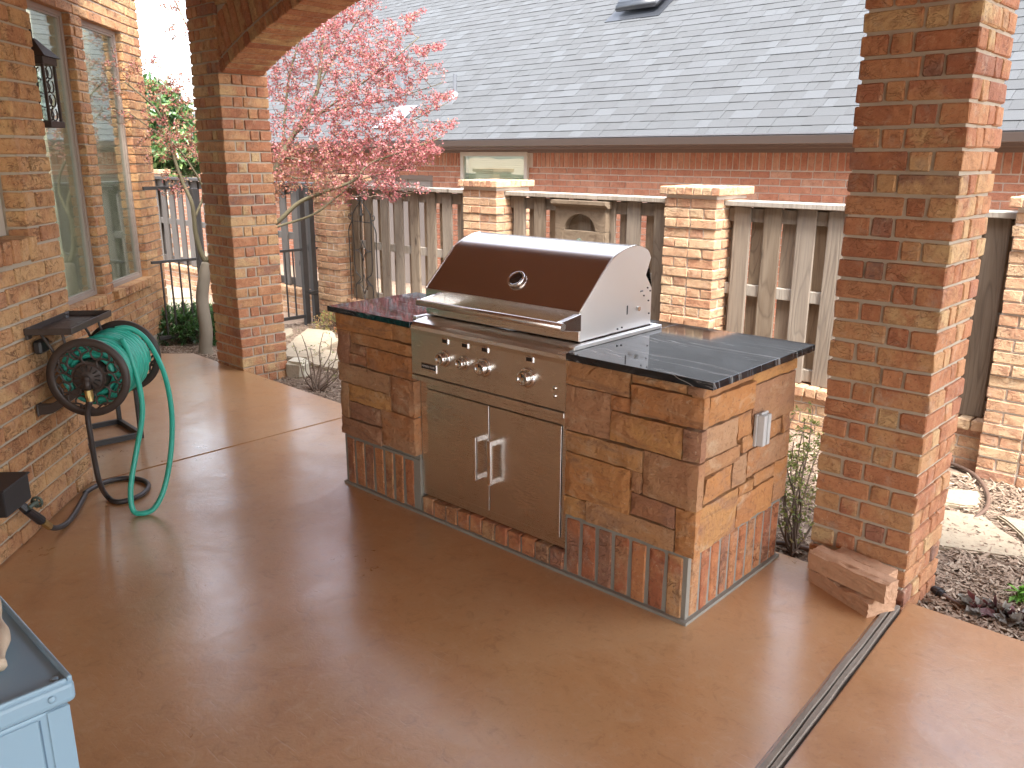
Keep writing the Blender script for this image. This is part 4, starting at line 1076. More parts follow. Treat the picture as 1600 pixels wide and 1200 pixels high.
bm = bmesh.new(); bx(bm, -.36, .10, .845, -.20, .19, .860, .004); o = obj('care_label', bm, M_pot, hr); o.rotation_euler = (0.25, 0, 0); o.location = (0, 0.02, -.03)
bm = bmesh.new(); bx(bm, -.45, .015, .775, -.36, .05, .835, .008); o = obj('tool_clip', bm, M_black, hr)
# green hose: coils on the drum and one slack loop down to the floor
gh = wall_thing('garden_hose', 'green garden hose coiled on the reel with a loop hanging to the floor', 'hose')
pts = []
HRD = 0.0125; lay = [(0.092, -.435, -.090), (0.116, -.090, -.435), (0.136, -.425, -.100), (0.142, -.12, -.30)]
for r, a0, a1 in lay:
    turns = abs(a1 - a0) / 0.030; n = int(turns * 22)
    for k in range(n):
        q = 2 * math.pi * turns * k / n; a = a0 + (a1 - a0) * k / n
        rr_ = r + 0.003 * math.sin(q * 0.37 + a * 40)
        pts.append(Vector((a, RO + rr_ * math.cos(q), RZ + rr_ * math.sin(q))))
def dk(px, py, a):
    v = _fw + _r * (px - 800) / FPX - _u * (py - 600) / FPX
    p0 = W0 + DV * a; p = CAM + v * (((p0 - CAM) @ DV) / (v @ DV)); d = p - W0
    return Vector((a, float(-(d @ NW)), max(float(d[2]), HRD + .001)))
loop = [dk(190, 530, -.30), dk(205, 560, -.33), dk(219, 610, -.33), dk(222, 650, -.34), dk(214, 700, -.37), dk(206, 745, -.42), dk(204, 775, -.45), dk(208, 797, -.465), Vector((-.470, .395, .0125)), dk(240, 795, -.45), dk(256, 765, -.41), dk(266, 715, -.34), dk(269, 665, -.27), dk(266, 625, -.21), dk(257, 585, -.16), dk(243, 553, -.12), dk(228, 530, -.10), dk(212, 517, -.10), dk(196, 512, -.11), dk(180, 514, -.12)]
tube_obj('coils', [(pts, HRD)], M_hose, gh, 8)
tube_obj('loop', [(catmull(loop, 8), HRD)], M_hose, gh, 10)
# black leader hose from the reel to the tap
lh = wall_thing('leader_hose', 'black rubber hose running from the wall tap to the reel', 'hose')
def fl(px, py, z=0.013):
    p = np.array(G(px, py, z)) - W0; return Vector((float(p @ DV), float(-(p @ NW)), z))
lead = [Vector((-.498, RO + .007, RZ - .098)), dk(137, 648, -.49), dk(143, 690, -.48), dk(149, 725, -.46), dk(156, 755, -.43)]
lead += [fl(168, 776, .02), fl(183, 784), fl(205, 780), fl(225, 770), fl(232, 759), fl(225, 751), fl(205, 747), fl(182, 749), fl(160, 755, .018), Vector((-.20, .045, .02)), fl(132, 775), fl(118, 800), fl(106, 816), fl(92, 824, .02)]
pts = lead + [dk(80, 824, -.66), dk(70, 818, -.70)]
tube_obj('hose', [(catmull(pts, 8), 0.0125)], M_rubber, lh, 10)
bm = bmesh.new(); cyl(bm, dk(77, 822.5, -.672), dk(66, 815, -.72), .0175, n=8); obj('brass_coupling', bm, M_brass, lh)
# tap with a box over it
tp = wall_thing('garden_tap', 'garden tap with round valve handle below the black box', 'tap')
bm = bmesh.new(); a_, b_ = dk(64, 813, -.725), dk(42, 797, -.80)
cyl(bm, a_, b_, .021, .019, 12); cyl(bm, b_, b_ + Vector((-.01, -.03, .045)), .019, .017, 12); cyl(bm, b_ + Vector((-.01, -.02, .04)), Vector((b_.x - .01, 0, b_.z + .05)), .015, n=12)
obj('body', bm, M_boxblack, tp, smooth=False)
c_ = dk(57, 785, -.76)
bm = bmesh.new(); cyl(bm, c_ + Vector((-.05, -.01, -.004)), c_, .010, n=10)
for k in range(5):
    q = k * 2 * math.pi / 5; cyl(bm, c_, c_ + Vector((0.004, .020 * math.cos(q), .020 * math.sin(q))), .0045, n=6)
V, F = [], []
tube(V, F, [c_ + Vector((.004, .021 * math.cos(q), .021 * math.sin(q))) for q in np.linspace(0, 2 * math.pi, 21)], .0055, 8)
obj('stem', bm, M_pewter, tp); pydata('handwheel', V, F, M_pewter, tp, True)
bxs = wall_thing('wall_box', 'black box mounted low on the brick wall at the left edge', 'utility box')
def wc(px, py, o):
    v = _fw + _r * (px - 800) / FPX - _u * (py - 600) / FPX; p0 = W0 - NW * o
    p = CAM + v * (((p0 - CAM) @ NW) / (v @ NW)) - W0; return Vector((float(p @ DV), o, float(p[2])))
O_ = .135
q0, q1, q2, q3 = wc(43.7, 741.5, O_), wc(5, 768, O_), wc(10.5, 809, O_), wc(50, 779, O_)
zt, zb, a1_, a0_ = (q0.z + q1.z) / 2, (q2.z + q3.z) / 2, (q0.x + q3.x) / 2, (q1.x + q2.x) / 2
bm = bmesh.new(); bx(bm, a0_, 0.0, zb, a1_, O_, zt, .004, 2); obj('case', bm, M_boxblack, bxs)
bm = bmesh.new(); bx(bm, a0_ - .006, 0.0, zt + .0005, a1_ + .006, O_ + .006, zt + .008, .002); obj('lid', bm, M_boxblack, bxs)
# black square-tube side table standing in the recess behind the reel
sp = G(221, 684, 0); e2 = G(147, 700, 0); ang = math.atan2(e2.y - sp.y, e2.x - sp.x)
ta = thing('side_table', 'black square-tube metal side table behind the hose reel', 'table', tuple(sp), ang)
for x in (0.0, .42):
    for y in (0, -.36):
        box('leg', x - .012, y - .012, 0, x + .012, y + .012, .455, M_black, ta, .001)
for y in (0, -.36): box('foot_rail', .0125, y - .012, .006, .4075, y + .012, .036, M_black, ta, .001)
for x in (0, .42): box('foot_rail', x - .012, -.3475, .006, x + .012, -.0125, .036, M_black, ta, .001)
box('table_top', -.03, -.39, .4555, .45, .03, .475, M_black, ta, .002)
# lantern in the window bay
ln = wall_thing('wall_lantern', 'bronze wall lantern with scroll panels in front of the window', 'lantern')
def lanternbox(name, a0, o0, z0, a1, o1, z1): bm = bmesh.new(); bx(bm, a0, o0, z0, a1, o1, z1, .002); return obj(name, bm, M_bronze, ln)
lc = wc(61, 150, -.13)
la, lo_ = lc.x, -.13
zA = wc(74, 190, -.13).z; zB = wc(70, 105, -.13).z
hw_ = .062
bm = bmesh.new()
for sx in (-1, 1):
    for sy in (-1, 1): bx(bm, la + sx * hw_ - .006, lo_ + sy * hw_ - .006, zA, la + sx * hw_ + .006, lo_ + sy * hw_ + .006, zB)
obj('corner_bars', bm, M_bronze, ln)
lanternbox('base', la - hw_ - .012, lo_ - hw_ - .012, zA - .03, la + hw_ + .012, lo_ + hw_ + .012, zA - .0005); lanternbox('top_plate', la - hw_ - .012, lo_ - hw_ - .012, zB + .0005, la + hw_ + .012, lo_ + hw_ + .012, zB + .035)
bm = bmesh.new(); mt = Matrix.Translation((la, lo_, zB + .035)) @ Matrix.Rotation(math.pi / 4, 4, 'Z')
bmesh.ops.create_cone(bm, cap_ends=True, segments=4, radius1=.128, radius2=.02, depth=.085, matrix=mt @ Matrix.Translation((0, 0, .043))); obj('roof', bm, M_bronze, ln)
for face in range(4):
    q = face * math.pi / 2; paths = []
    for k in range(4):
        zc = zA + (k + .5) * (zB - zA) / 4; r_ = (zB - zA) / 8 * .95
        arc_ = []
        for w_ in np.linspace(0.4, 5.6, 14):
            x_, y_ = r_ * math.sin(w_) * (1 if k % 2 else -1), hw_
            arc_.append(Vector((la + x_ * math.cos(q) - y_ * math.sin(q), lo_ + x_ * math.sin(q) + y_ * math.cos(q), zc + r_ * math.cos(w_))))
        paths.append((arc_, .0038))
    tube_obj('scroll_panel', paths, M_bronze, ln, 5)
bm = bmesh.new(); cyl(bm, (la, lo_, zA + .002), (la, lo_, zB - .03), .032, .028, 16); obj('glass_chimney', bm, M_glass, ln)
bm = bmesh.new(); cyl(bm, (la, lo_, zB + .12), (la, lo_, zB + .19), .008, n=8); cyl(bm, (la, lo_, zB + .185), (0.0, lo_ , zB + .185), .008, n=8); bx(bm, -.004, lo_ - .05, zB + .10, .008, lo_ + .05, zB + .25); obj('wall_arm', bm, M_bronze, ln)

# ------------------------------------------------------------------ iron gate and rail towards the side yard
GXX = -4.25
def gate_panel(name, label, cat, y0, y1, top=False, posts=()):
    t = thing(name, label, cat, (GXX, y0, GZ))
    def ib(nm, ya, za, yb, zb, w=.016): return box(nm, -w / 2, ya - y0, za - GZ, w / 2, yb - y0, zb - GZ, M_iron, t, .001)
    ib('rail', y0, .665, y1, .690, .03); ib('rail', y0, -.045, y1, -.012, .03)
    n = max(2, round((y1 - y0) / .095))
    for k in range(1, n):
        y = y0 + (y1 - y0) * k / n; ib('picket', y - .007, -.0115, y + .007, .6645, .014)
    if top: ib('top_rail', y0, 1.325, y1, 1.355, .035)
    for y in posts: box('post', -.028, y - y0 - .028, -.02, .028, y - y0 + .028, 1.33 - GZ, M_iron, t, .002)
    return t
gate_panel('iron_railing', 'iron railing from the house corner to the far column', 'railing', 0.93, 1.36, True, (1.40,))
gate_panel('iron_gate', 'left leaf of the iron garden gate beside the far column', 'gate', 1.46, 2.50, False, (2.535,))
gate_panel('iron_gate', 'right leaf of the iron garden gate by the corner post', 'gate', 2.69, 2.92, False, (2.645,))
bm_ = [o for o in COL.objects if o.get('label', '').startswith('right leaf')][0]
bm = bmesh.new(); bx(bm, -.04, -.14, .33, .04, -.02, .37, .004); cyl(bm, (.03, -.12, .35), (.07, -.12, .35), .012, n=10); obj('latch', bm, M_iron, bm_)
# ------------------------------------------------------------------ trellis and wall fountain
tl = thing('garden_trellis', 'tall scrolled wrought-iron trellis leaning on the board fence', 'trellis', (-3.53, 2.77, GZ))
def T2(x, z): return Vector((x, 0, z - GZ))
paths = []
hwT = .225
for sg in (-1, 1):
    paths.append((catmull([T2(sg * hwT, GZ), T2(sg * hwT, .3), T2(sg * hwT, .75), T2(sg * hwT, .90), T2(sg * .17, .98), T2(sg * .155, 1.02)], 4), .006))
    paths.append((catmull([T2(sg * .14, GZ), T2(sg * .14, .20), T2(sg * .14, .34), T2(sg * .05, .42), T2(sg * .14, .50), T2(sg * .145, .8), T2(sg * .15, 1.02), T2(sg * .11, 1.10), T2(sg * .03, 1.17), T2(0, 1.215)], 5), .006))
    sp_ = [T2(sg * (.19 + (.045 - .005 * q) * math.cos(q + 2.2)), 1.04 + (.045 - .005 * q) * math.sin(q + 2.2)) for q in np.linspace(0, 6.5, 22)]; paths.append((sp_, .005))
    sp_ = [T2(sg * (.045 + (.042 - .0045 * q) * math.cos(q + 2.4)), 1.225 + (.042 - .0045 * q) * math.sin(q + 2.4)) for q in np.linspace(0, 6.5, 22)]; paths.append((sp_, .005))
    for zc in (.36, .70):
        paths.append((catmull([T2(0, zc + .10), T2(sg * .045, zc + .02), T2(sg * .14, zc)], 4), .0045)); paths.append((catmull([T2(0, zc - .10), T2(sg * .045, zc - .02), T2(sg * .14, zc)], 4), .0045))
paths.append(([T2(-.15, .99), T2(.15, .985)], .0045)); paths.append(([T2(0, GZ), T2(0, .25)], .005))
tube_obj('scroll_frame', paths, M_black, tl, 6)
bm = bmesh.new(); prism(bm, [(-.028, 1.06 - GZ), (0, 1.04 - GZ), (.028, 1.06 - GZ), (.012, 1.075 - GZ), (.018, 1.09 - GZ), (0, 1.15 - GZ), (-.018, 1.09 - GZ), (-.012, 1.075 - GZ)], 1, -.006, .006); cyl(bm, (0, 0, .99 - GZ), (0, 0, 1.05 - GZ), .005, n=8); obj('spear_finial', bm, M_black, tl)
fo = thing('wall_fountain', 'tan cast-stone wall fountain with arched niche on the fence', 'fountain', (-.735, 2.83, GZ))
FW_ = .250
def FZ(z): return z - GZ
bm = bmesh.new()
poly = [(-FW_, FZ(.30)), (FW_, FZ(.30)), (FW_, FZ(1.24))]
npl = 14
# niche: back slab with an arched hole
arch = [(.148 * math.cos(q), FZ(1.075) + .118 * math.sin(q)) for q in np.linspace(0, math.pi, npl)]
bx(bm, -FW_, .012, FZ(.30), FW_, .035, FZ(1.245))
obj('back_slab', bm, M_fount, fo)
bm = bmesh.new()
vo_ = [(-.155, FZ(1.071)), (.155, FZ(1.071))]
outer = [(-FW_, FZ(1.071)), (-.155, FZ(1.071))] + [(-.155 * math.cos(q), FZ(1.071) + .125 * math.sin(q)) for q in np.linspace(0, math.pi, npl)] + [(FW_, FZ(1.071)), (FW_, FZ(1.245)), (-FW_, FZ(1.245))]
outer = [outer[0]] + outer[2:]
prism(bm, outer, 1, -.045, .0118); obj('niche_surround', bm, M_fount, fo)
bm = bmesh.new(); bx(bm, -FW_, -.046, FZ(.62), FW_, .0117, FZ(1.067), .002); obj('lower_panel', bm, M_fount, fo)
bm = bmesh.new(); prism(bm, [(.011, FZ(1.246)), (-.050, FZ(1.246)), (-.056, FZ(1.256)), (-.072, FZ(1.266)), (-.082, FZ(1.27)), (-.082, FZ(1.296)), (.011, FZ(1.296))], 0, -FW_ - .02, FW_ + .02); obj('cornice', bm, M_fount, fo)
bm = bmesh.new(); bx(bm, -FW_ + .01, -.0525, FZ(.64), -.165, -.0461, FZ(1.055)); bx(bm, .165, -.0525, FZ(.64), FW_ - .01, -.0461, FZ(1.055)); obj('pilaster', bm, M_fount, fo)
bm = lathe(bmesh.new(), [(.026, 0), (.026, .008), (.018, .012), (.014, .03), (.016, .04), (.006, .041)], Matrix.Translation((0, -.046, FZ(.985))) @ Matrix.Rotation(math.pi / 2, 4, 'X'), 16); obj('spout', bm, M_pewter, fo)
bm = bmesh.new(); prism(bm, [(-FW_ - .06, FZ(.36)), (FW_ + .06, FZ(.36)), (FW_ + .10, FZ(.55)), (-FW_ - .10, FZ(.55))], 1, -.30, -.047); obj('basin', bm, M_fount, fo)
bm = bmesh.new(); prism(bm, [(-.14, 0), (.14, 0), (.12, FZ(.3599)), (-.12, FZ(.3599))], 1, -.22, -.05); obj('pedestal', bm, M_fount, fo)

# ------------------------------------------------------------------ things on the slab
pv = [('loose_paver', 'lowest of three loose pavers, lying on the slab by the near column', (2.378, .662, .0), -.40, (.305, .135, .062)),
      ('loose_paver', 'front upper paver with a riven top edge, overhanging the lowest one', (2.385, .632, .0665), -.235, (.335, .075, .078)),
      ('loose_paver', 'flat rear paver on the stack against the foot of the near column', (2.392, .7235, .0665), -.21, (.235, .085, .062))]
for i, (nm, lb, loc, rz, (l_, w_, h_)) in enumerate(pv):
    bm = bmesh.new(); r = bmesh.ops.create_cube(bm, size=1.0, matrix=Matrix.Translation((0, 0, h_ / 2)) @ Matrix.Diagonal((l_, w_, h_, 1)))
    bmesh.ops.subdivide_edges(bm, edges=bm.edges[:], cuts=7, use_grid_fill=True)
    rq = random.Random(i + 4)
    for v in bm.verts:                                     # split, riven long edge
        if v.co.y < -w_ / 2 + .001 or v.co.y > w_ / 2 - .001 or abs(v.co.x) > l_ / 2 - .001: v.co += Vector((rq.uniform(-.002, .002), rq.uniform(-.002, .002), 0.0 if v.co.z < .03 else rq.uniform(-.005, .002)))
        if v.co.y < -w_ / 2 + .02 and v.co.z > h_ - .01: v.co.z -= rq.uniform(.0, .012)
    o = obj(nm, bm, M_paver, None, loc, (0.0, 0.0, rz)); tag(o, lb, 'paver', 'loose pavers by the column')
for i, (px, py, lb) in enumerate(((1286, 896, 'right one of two dark seed pods beside the island foot'), (1171 + 0, 881 + 16, 'left one of two dark seed pods beside the island foot'))):
    p = G(px if i == 0 else 1174, py if i == 0 else 897, 0.005)
    bm = bmesh.new(); bmesh.ops.create_icosphere(bm, subdivisions=2, radius=.0062); o = obj('seed_pod', bm, M_badge, None, p, smooth=True); o.scale = (1.2, 1, .85); tag(o, lb, 'seed', 'seed pods on the slab')
# blue cabinet at the bottom left
bc = thing('blue_cabinet', 'powder-blue enamelled metal cabinet at the lower left corner', 'cabinet', (2.172, -1.984, 0))
bx0, by0, zt_ = -1.0, -.56, .85
box('body', bx0 + .006, by0 + .006, .10, -.006, -.012, zt_ - .0425, M_blue, bc, .004, 2)
bm = bmesh.new(); bx(bm, bx0, by0, zt_ - .042, 0, 0, zt_ - .004, .010, 3); obj('lid', bm, M_blue, bc, smooth=False)
bm = bmesh.new(); bx(bm, bx0 + .004, -.010, zt_ - .008, -.004, -.002, zt_ + .003, .003, 2); bx(bm, -.011, by0 + .004, zt_ - .008, -.003, -.0105, zt_ + .001, .003, 2); obj('lid_lip', bm, M_blue, bc)
bm = bmesh.new(); bx(bm, -.0055, -.045, .12, -.0035, -.012, zt_ - .044, .0008); obj('corner_post', bm, M_blue, bc)
bm = bmesh.new(); bx(bm, -.0062, by0 + .05, .14, -.0042, -.058, zt_ - .050, .0008); obj('door', bm, M_blue, bc)
bm = bmesh.new(); bx(bm, -.0064, -.0565, .14, -.0050, -.0545, zt_ - .052); obj('door_gap', bm, M_bluedark, bc)
for pos, ax in (((-.022, -.022, zt_ - .004), 'z'), ((0, -.036, zt_ - .022), 'x')):
    mt = Matrix.Translation(pos) @ (Matrix.Identity(4) if ax == 'z' else Matrix.Rotation(math.pi / 2, 4, 'Y'))
    bm = lathe(bmesh.new(), [(.0062, 0), (.0062, .001), (.004, .0028), (.001, .0032)], mt, 14); obj('screw', bm, M_blue, bc, smooth=True)
for x in (bx0 + .04, -.04):
    for y in (by0 + .04, -.04): box('leg', x - .02, y - .02, 0, x + .02, y + .02, .0995, M_blue, bc)
V, F = [], []
pt = G(-14, 1000, zt_ + .012)
tube(V, F, catmull([G(-20, 930, zt_ + .02), G(-6, 965, zt_ + .02), G(0, 1000, zt_ + .018), G(-2, 1040, zt_ + .014)], 6), [.012 + .004 * math.sin(k * .7) for k in range(19)], 9)
tag(pydata('driftwood_stick', V, F, M_rawwood, None, True), 'pale whittled wooden stick lying on the blue cabinet lid', 'stick')

# ------------------------------------------------------------------ garden: stones and pipes
def flagstone(pts, z, th, label, mat=M_flag, seed=0):
    rq = random.Random(seed); out = []
    for i in range(len(pts)):
        a, b = pts[i], pts[(i + 1) % len(pts)]
        for k in range(4):
            t = k / 4; w = .012 if k else .004
            out.append((a[0] + (b[0] - a[0]) * t + rq.uniform(-w, w), a[1] + (b[1] - a[1]) * t + rq.uniform(-w, w)))
    cx = sum(p[0] for p in out) / len(out); cy = sum(p[1] for p in out) / len(out)
    bm = bmesh.new(); prism(bm, [(x - cx, y - cy) for x, y in out], 2, -th, 0)
    es = [e for e in bm.edges if all(v.co.z > -1e-6 for v in e.verts)]; bmesh.ops.bevel(bm, geom=es, offset=.008, segments=2, affect='EDGES')
    o = obj('flagstone', bm, mat, None, (cx, cy, z)); return tag(o, label, 'flagstone', 'flagstones in the mulch')
def GP(pp, z): return [tuple(G(x, y, z))[:2] for x, y in pp]
flagstone(GP([(1440, 762), (1530, 768), (1530, 792), (1440, 784)], -.11), -.105, .05, 'small rectangular flagstone nearest the fence, right of the near column', seed=1)
flagstone(GP([(1420, 788), (1541, 806), (1552, 820), (1660, 880), (1460, 852), (1410, 840)], -.11), -.108, .05, 'large pale flagstone right of the near column', seed=2)
flagstone(GP([(1556, 806), (1680, 832), (1690, 880), (1604, 846)], -.11), -.10, .05, 'flagstone at the right edge beside the drip line', seed=3)
flagstone(GP([(448, 560), (446, 545), (480, 515), (520, 520), (530, 535), (480, 562)], -.09), -.07, .07, 'tan stepping stone beyond the far column, behind the bare shrub', seed=4)
flagstone(GP([(470, 560), (500, 545), (530, 552), (528, 580), (490, 572)], -.10), -.085, .06, 'stepping stone between the bare shrub and the island', seed=5)
flagstone(GP([(425, 516), (456, 514), (458, 522), (440, 530), (425, 530)], -.11), -.10, .05, 'pale stepping stone in front of the gate by the far column', seed=6)
flagstone(GP([(262, 470), (310, 468), (316, 500), (268, 505)], -.12), -.105, .05, 'sunlit path stone behind the iron railing, nearer one', seed=7)
flagstone(GP([(268, 450), (300, 452), (302, 466), (266, 468)], -.12), -.105, .05, 'sunlit path stone behind the iron railing, farther one', seed=8)
bm = bmesh.new(); bmesh.ops.create_cube(bm, size=1, matrix=Matrix.Diagonal((.17, .15, .17, 1))); bmesh.ops.bevel(bm, geom=bm.edges[:], offset=.025, segments=2, affect='EDGES'); bmesh.ops.subdivide_edges(bm, edges=bm.edges[:], cuts=1, use_grid_fill=True)
rq = random.Random(5)
for v in bm.verts: v.co += Vector((rq.uniform(-.006, .006), rq.uniform(-.006, .006), rq.uniform(-.006, .006)))
tag(obj('boulder', bm, M_rock, None, Vector(G(461, 590, -.11)) + Vector((-.05, .06, .05)), (0.1, .05, .5)), 'pale block-shaped boulder beside the far column', 'rock')
pp = [G(1180, 845, -.10), G(1215, 848, -.10), G(1256, 856, -.10), G(1300, 868, -.11), G(1440, 913, -.115), G(1460, 922, -.11), G(1500, 946, -.11), G(1530, 962, -.12)]
irr = thing('irrigation_pipe', 'brown irrigation pipe crossing the mulch behind the near column', 'pipe')
tube_obj('pipe', [(catmull(pp, 5), .0115)], M_pipe, irr, 8)
bm = bmesh.new(); a_, b_ = G(1458, 921, -.108), G(1474, 930, -.108); cyl(bm, a_, b_, .018, n=12); cyl(bm, a_ + (b_ - a_) * .35, a_ + (b_ - a_) * .65, .023, n=12); obj('coupling', bm, M_boxblack, irr)
pp = [G(1440, 712, -.11), G(1480, 722, -.105), G(1512, 735, -.105), G(1532, 752, -.105), G(1544, 775, -.105), G(1542, 793, -.105), G(1532, 803, -.108), G(1520, 812, -.12)]
tag(tube_obj('drip_line', [(catmull(pp, 6), .011)], M_pipe, None, 8), 'curved brown drip line beside the flagstones at right', 'pipe')

# ------------------------------------------------------------------ mulch
def mulch(name, quads, n, seed, label):
    rq = random.Random(seed); items = []
    for _ in range(n):
        x0, y0, x1, y1 = rq.choice(quads); x, y = rq.uniform(x0, x1), rq.uniform(y0, y1)
        l_, w_ = rq.uniform(.015, .06), rq.uniform(.004, .011)
        m = Matrix.Translation((x, y, GZ + rq.uniform(.0, .022))) @ Matrix.Rotation(rq.uniform(0, 6.28), 4, 'Z') @ Matrix.Rotation(rq.gauss(0, .22), 4, 'Y') @ Matrix.Rotation(rq.uniform(-.6, .6), 4, 'X')
        items.append((m, (l_, w_, rq.uniform(.002, .006))))
    o = join_boxes(name, items, M_chip, None); o['label'] = label
mulch('bark_mulch', [(1.4, .83, 4.6, 1.9), (1.4, 1.6, 4.0, 2.68), (2.5, .83, 3.4, 1.6)], 15000, 1, 'shredded bark mulch right of the near column')
mulch('bark_mulch', [(-4.4, .84, -2.2, 2.7), (-3.4, .83, -.6, 1.9), (-4.5, .0, -3.3, 1.1), (-2.5, 1.0, 1.4, 2.7)], 12000, 2, 'shredded bark mulch round the far column')

# ------------------------------------------------------------------ leaves and branches
class Leaves:
    def __init__(s): s.V, s.F, s.C = [], [], []
    def add(s, p, d, nrm, L, W, col, lobes=1):
        d = d.normalized(); side = d.cross(nrm)
        if side.length < 1e-4: side = d.orthogonal()
        side = side.normalized(); up = side.cross(d)
        b = len(s.V)
        if lobes == 1:
            s.V += [p, p + d * L * .45 + side * W + up * L * .06, p + d * L, p + d * L * .45 - side * W + up * L * .06]
            s.F += [(b, b + 1, b + 2), (b, b + 2, b + 3)]; s.C += [col] * 4
        else:
            for k, (q, f) in enumerate(((-.95, .72), (-.45, .92), (0, 1.0), (.45, .92), (.95, .72))[(0 if lobes >= 5 else 1):(5 if lobes >= 5 else 4)]):
                b = len(s.V); dd = d * math.cos(q) + side * math.sin(q); ss = side * math.cos(q) - d * math.sin(q)
                s.V += [p, p + dd * L * f * .5 + ss * W - up * L * .05, p + dd * L * f - up * L * .18, p + dd * L * f * .5 - ss * W - up * L * .05]
                s.F += [(b, b + 1, b + 2), (b, b + 2, b + 3)]; s.C += [col] * 4
    def build(s, name, mat, parent):
        o = pydata(name, s.V, s.F, mat, parent); ca = o.data.color_attributes.new('tint', 'FLOAT_COLOR', 'POINT')
        ca.data.foreach_set('color', [c for col in s.C for c in (*col, 1.0)]); return o
def rvec(rq): 
    while True:
        v = Vector((rq.uniform(-1, 1), rq.uniform(-1, 1), rq.uniform(-1, 1)))
        if .05 < v.length < 1: return v.normalized()
def grow(limbs, tips, rq, twig_r=0.0035, sag=0.04):
    """join every tip to the nearest wood already there; returns twig paths"""
    nodes = []
    for pts, rad in limbs:
        nodes += [tuple(p) for p in pts]
    arr = np.array(nodes); paths = []
    centre = arr.mean(0)
    tips = sorted(tips, key=lambda t: np.min(np.sum((arr - np.array(t)) ** 2, 1)))
    buf = np.zeros((len(arr) + len(tips) * 5, 3)); buf[:len(arr)] = arr; n = len(arr)
    for t in tips:
        tv = np.array(t); d2 = np.sum((buf[:n] - tv) ** 2, 1); d2 = d2 + np.where(buf[:n, 2] > tv[2] + .05, .25 * np.sqrt(d2), 0)
        i = int(np.argmin(d2)); a = Vector(buf[i]); b = Vector(t); L = (b - a).length
        if L < 1e-3: continue
        mids = [a]
        for k in (1, 2, 3):
            f = k / 4; mids.append(a.lerp(b, f) + rvec(rq) * L * .07 + Vector((0, 0, -sag * L * math.sin(math.pi * f) * 2)))
        mids.append(b); paths.append((mids, [twig_r * (1 + min(2.0, L * 1.6)) * (1 - .16 * k) for k in range(5)]))
        for m in mids[1:]: buf[n] = m; n += 1
    return paths
def blob_tips(blobs, rq):
    out = []
    for px, py, rpx, d, dd, n in blobs:
        c = P(px, py, d)
        for _ in range(n):
            while True:
                q = Vector((rq.uniform(-1, 1), rq.uniform(-1, 1), rq.uniform(-1, 1)))
                if q.length <= 1: break
            r = rpx * d / FPX
            out.append(Vector(np.array(c) + _r * q.x * r + _u * q.y * r + _fw * q.z * dd))
    return out

# ---- Japanese maple
rq = random.Random(77)
mp = thing('maple_tree', 'Japanese maple with pink-red spring leaves behind the far column', 'tree', tuple(G(322, 556, GZ)))
org = Vector(mp.location)
D0 = depth_of(P(318, 555, 7.2)); 
def L3(seq): return catmull([P(*s) for s in seq], 5)
base = G(322, 553, GZ); db = depth_of(base)
trunk = catmull([base + Vector((0, 0, -.05)), base + Vector((.0, 0, .05)), P(322, 515, db - .02), P(316, 470, db), P(319, 435, db), P(324, 412, db + .02)], 6)
nT = len(trunk)
trad = [.085 - .025 * min(1, k / 6) - .008 * k / nT for k in range(nT)]
fork = trunk[-1]
limbs = []
def limb(seq, r0, r1, start=None):
    pts = [P(*s) for s in seq]
    if start is not None: pts = [start] + pts
    pts = catmull(pts, 5); limbs.append((pts, [r0 + (r1 - r0) * k / (len(pts) - 1) for k in range(len(pts))])); return pts
e = db
A = limb([(314, 395, e), (306, 365, e - .05), (303, 338, e - .1), (299, 315, e - .15), (284, 282, e - .2), (270, 240, e - .25), (262, 205, e - .3), (245, 172, e - .35), (222, 150, e - .45), (195, 128, e - .5)], .026, .006, fork)
limb([(318, 300, e - .1), (300, 262, e - .2), (272, 225, e - .25), (235, 200, e - .4), (200, 175, e - .5)], .013, .004, A[14])
limb([(250, 150, e - .4), (262, 120, e - .3), (240, 95, e - .3)], .008, .003, A[36])
Mn = limb([(345, 385, e + .05), (380, 340, e + .1), (410, 300, e + .12), (432, 262, e + .15), (452, 222, e + .2), (478, 180, e + .2), (496, 140, e + .2), (502, 90, e + .2), (508, 20, e + .25), (516, -50, e + .3)], .042, .007, fork)
limb([(490, 185, e + .1), (545, 145, e), (600, 105, e - .1), (655, 58, e - .15)], .013, .004, Mn[26])
limb([(445, 185, e + .3), (452, 120, e + .3), (470, 50, e + .35), (482, -40, e + .4)], .015, .005, Mn[22])
limb([(540, 168, e + .2), (610, 155, e + .2), (690, 130, e + .15)], .010, .003, Mn[30])
limb([(520, 90, e + .3), (560, 30, e + .3), (590, -30, e + .3)], .009, .004, Mn[34])
limb([(370, 250, e + .1), (345, 160, e + .1), (318, 90, e + .05), (292, 40, e), (268, -10, e)], .018, .005, Mn[10])
Nn = limb([(350, 392, e - .1), (395, 370, e - .15), (432, 348, e - .15), (468, 316, e - .15), (512, 298, e - .2), (552, 282, e - .2), (578, 256, e - .2), (625, 238, e - .25), (690, 215, e - .25)], .030, .005, fork)
limb([(440, 352, e + .0), (490, 335, e + .0), (530, 305, e + .0), (566, 280, e - .05), (640, 262, e - .1)], .014, .004, Nn[12])
limb([(500, 250, e + .1), (560, 225, e + .1), (620, 200, e + .1), (700, 160, e + .1)], .012, .003, Mn[22])
limb([(470, 280, e + .1), (530, 265, e + .2), (600, 250, e + .2)], .011, .003, Mn[20])
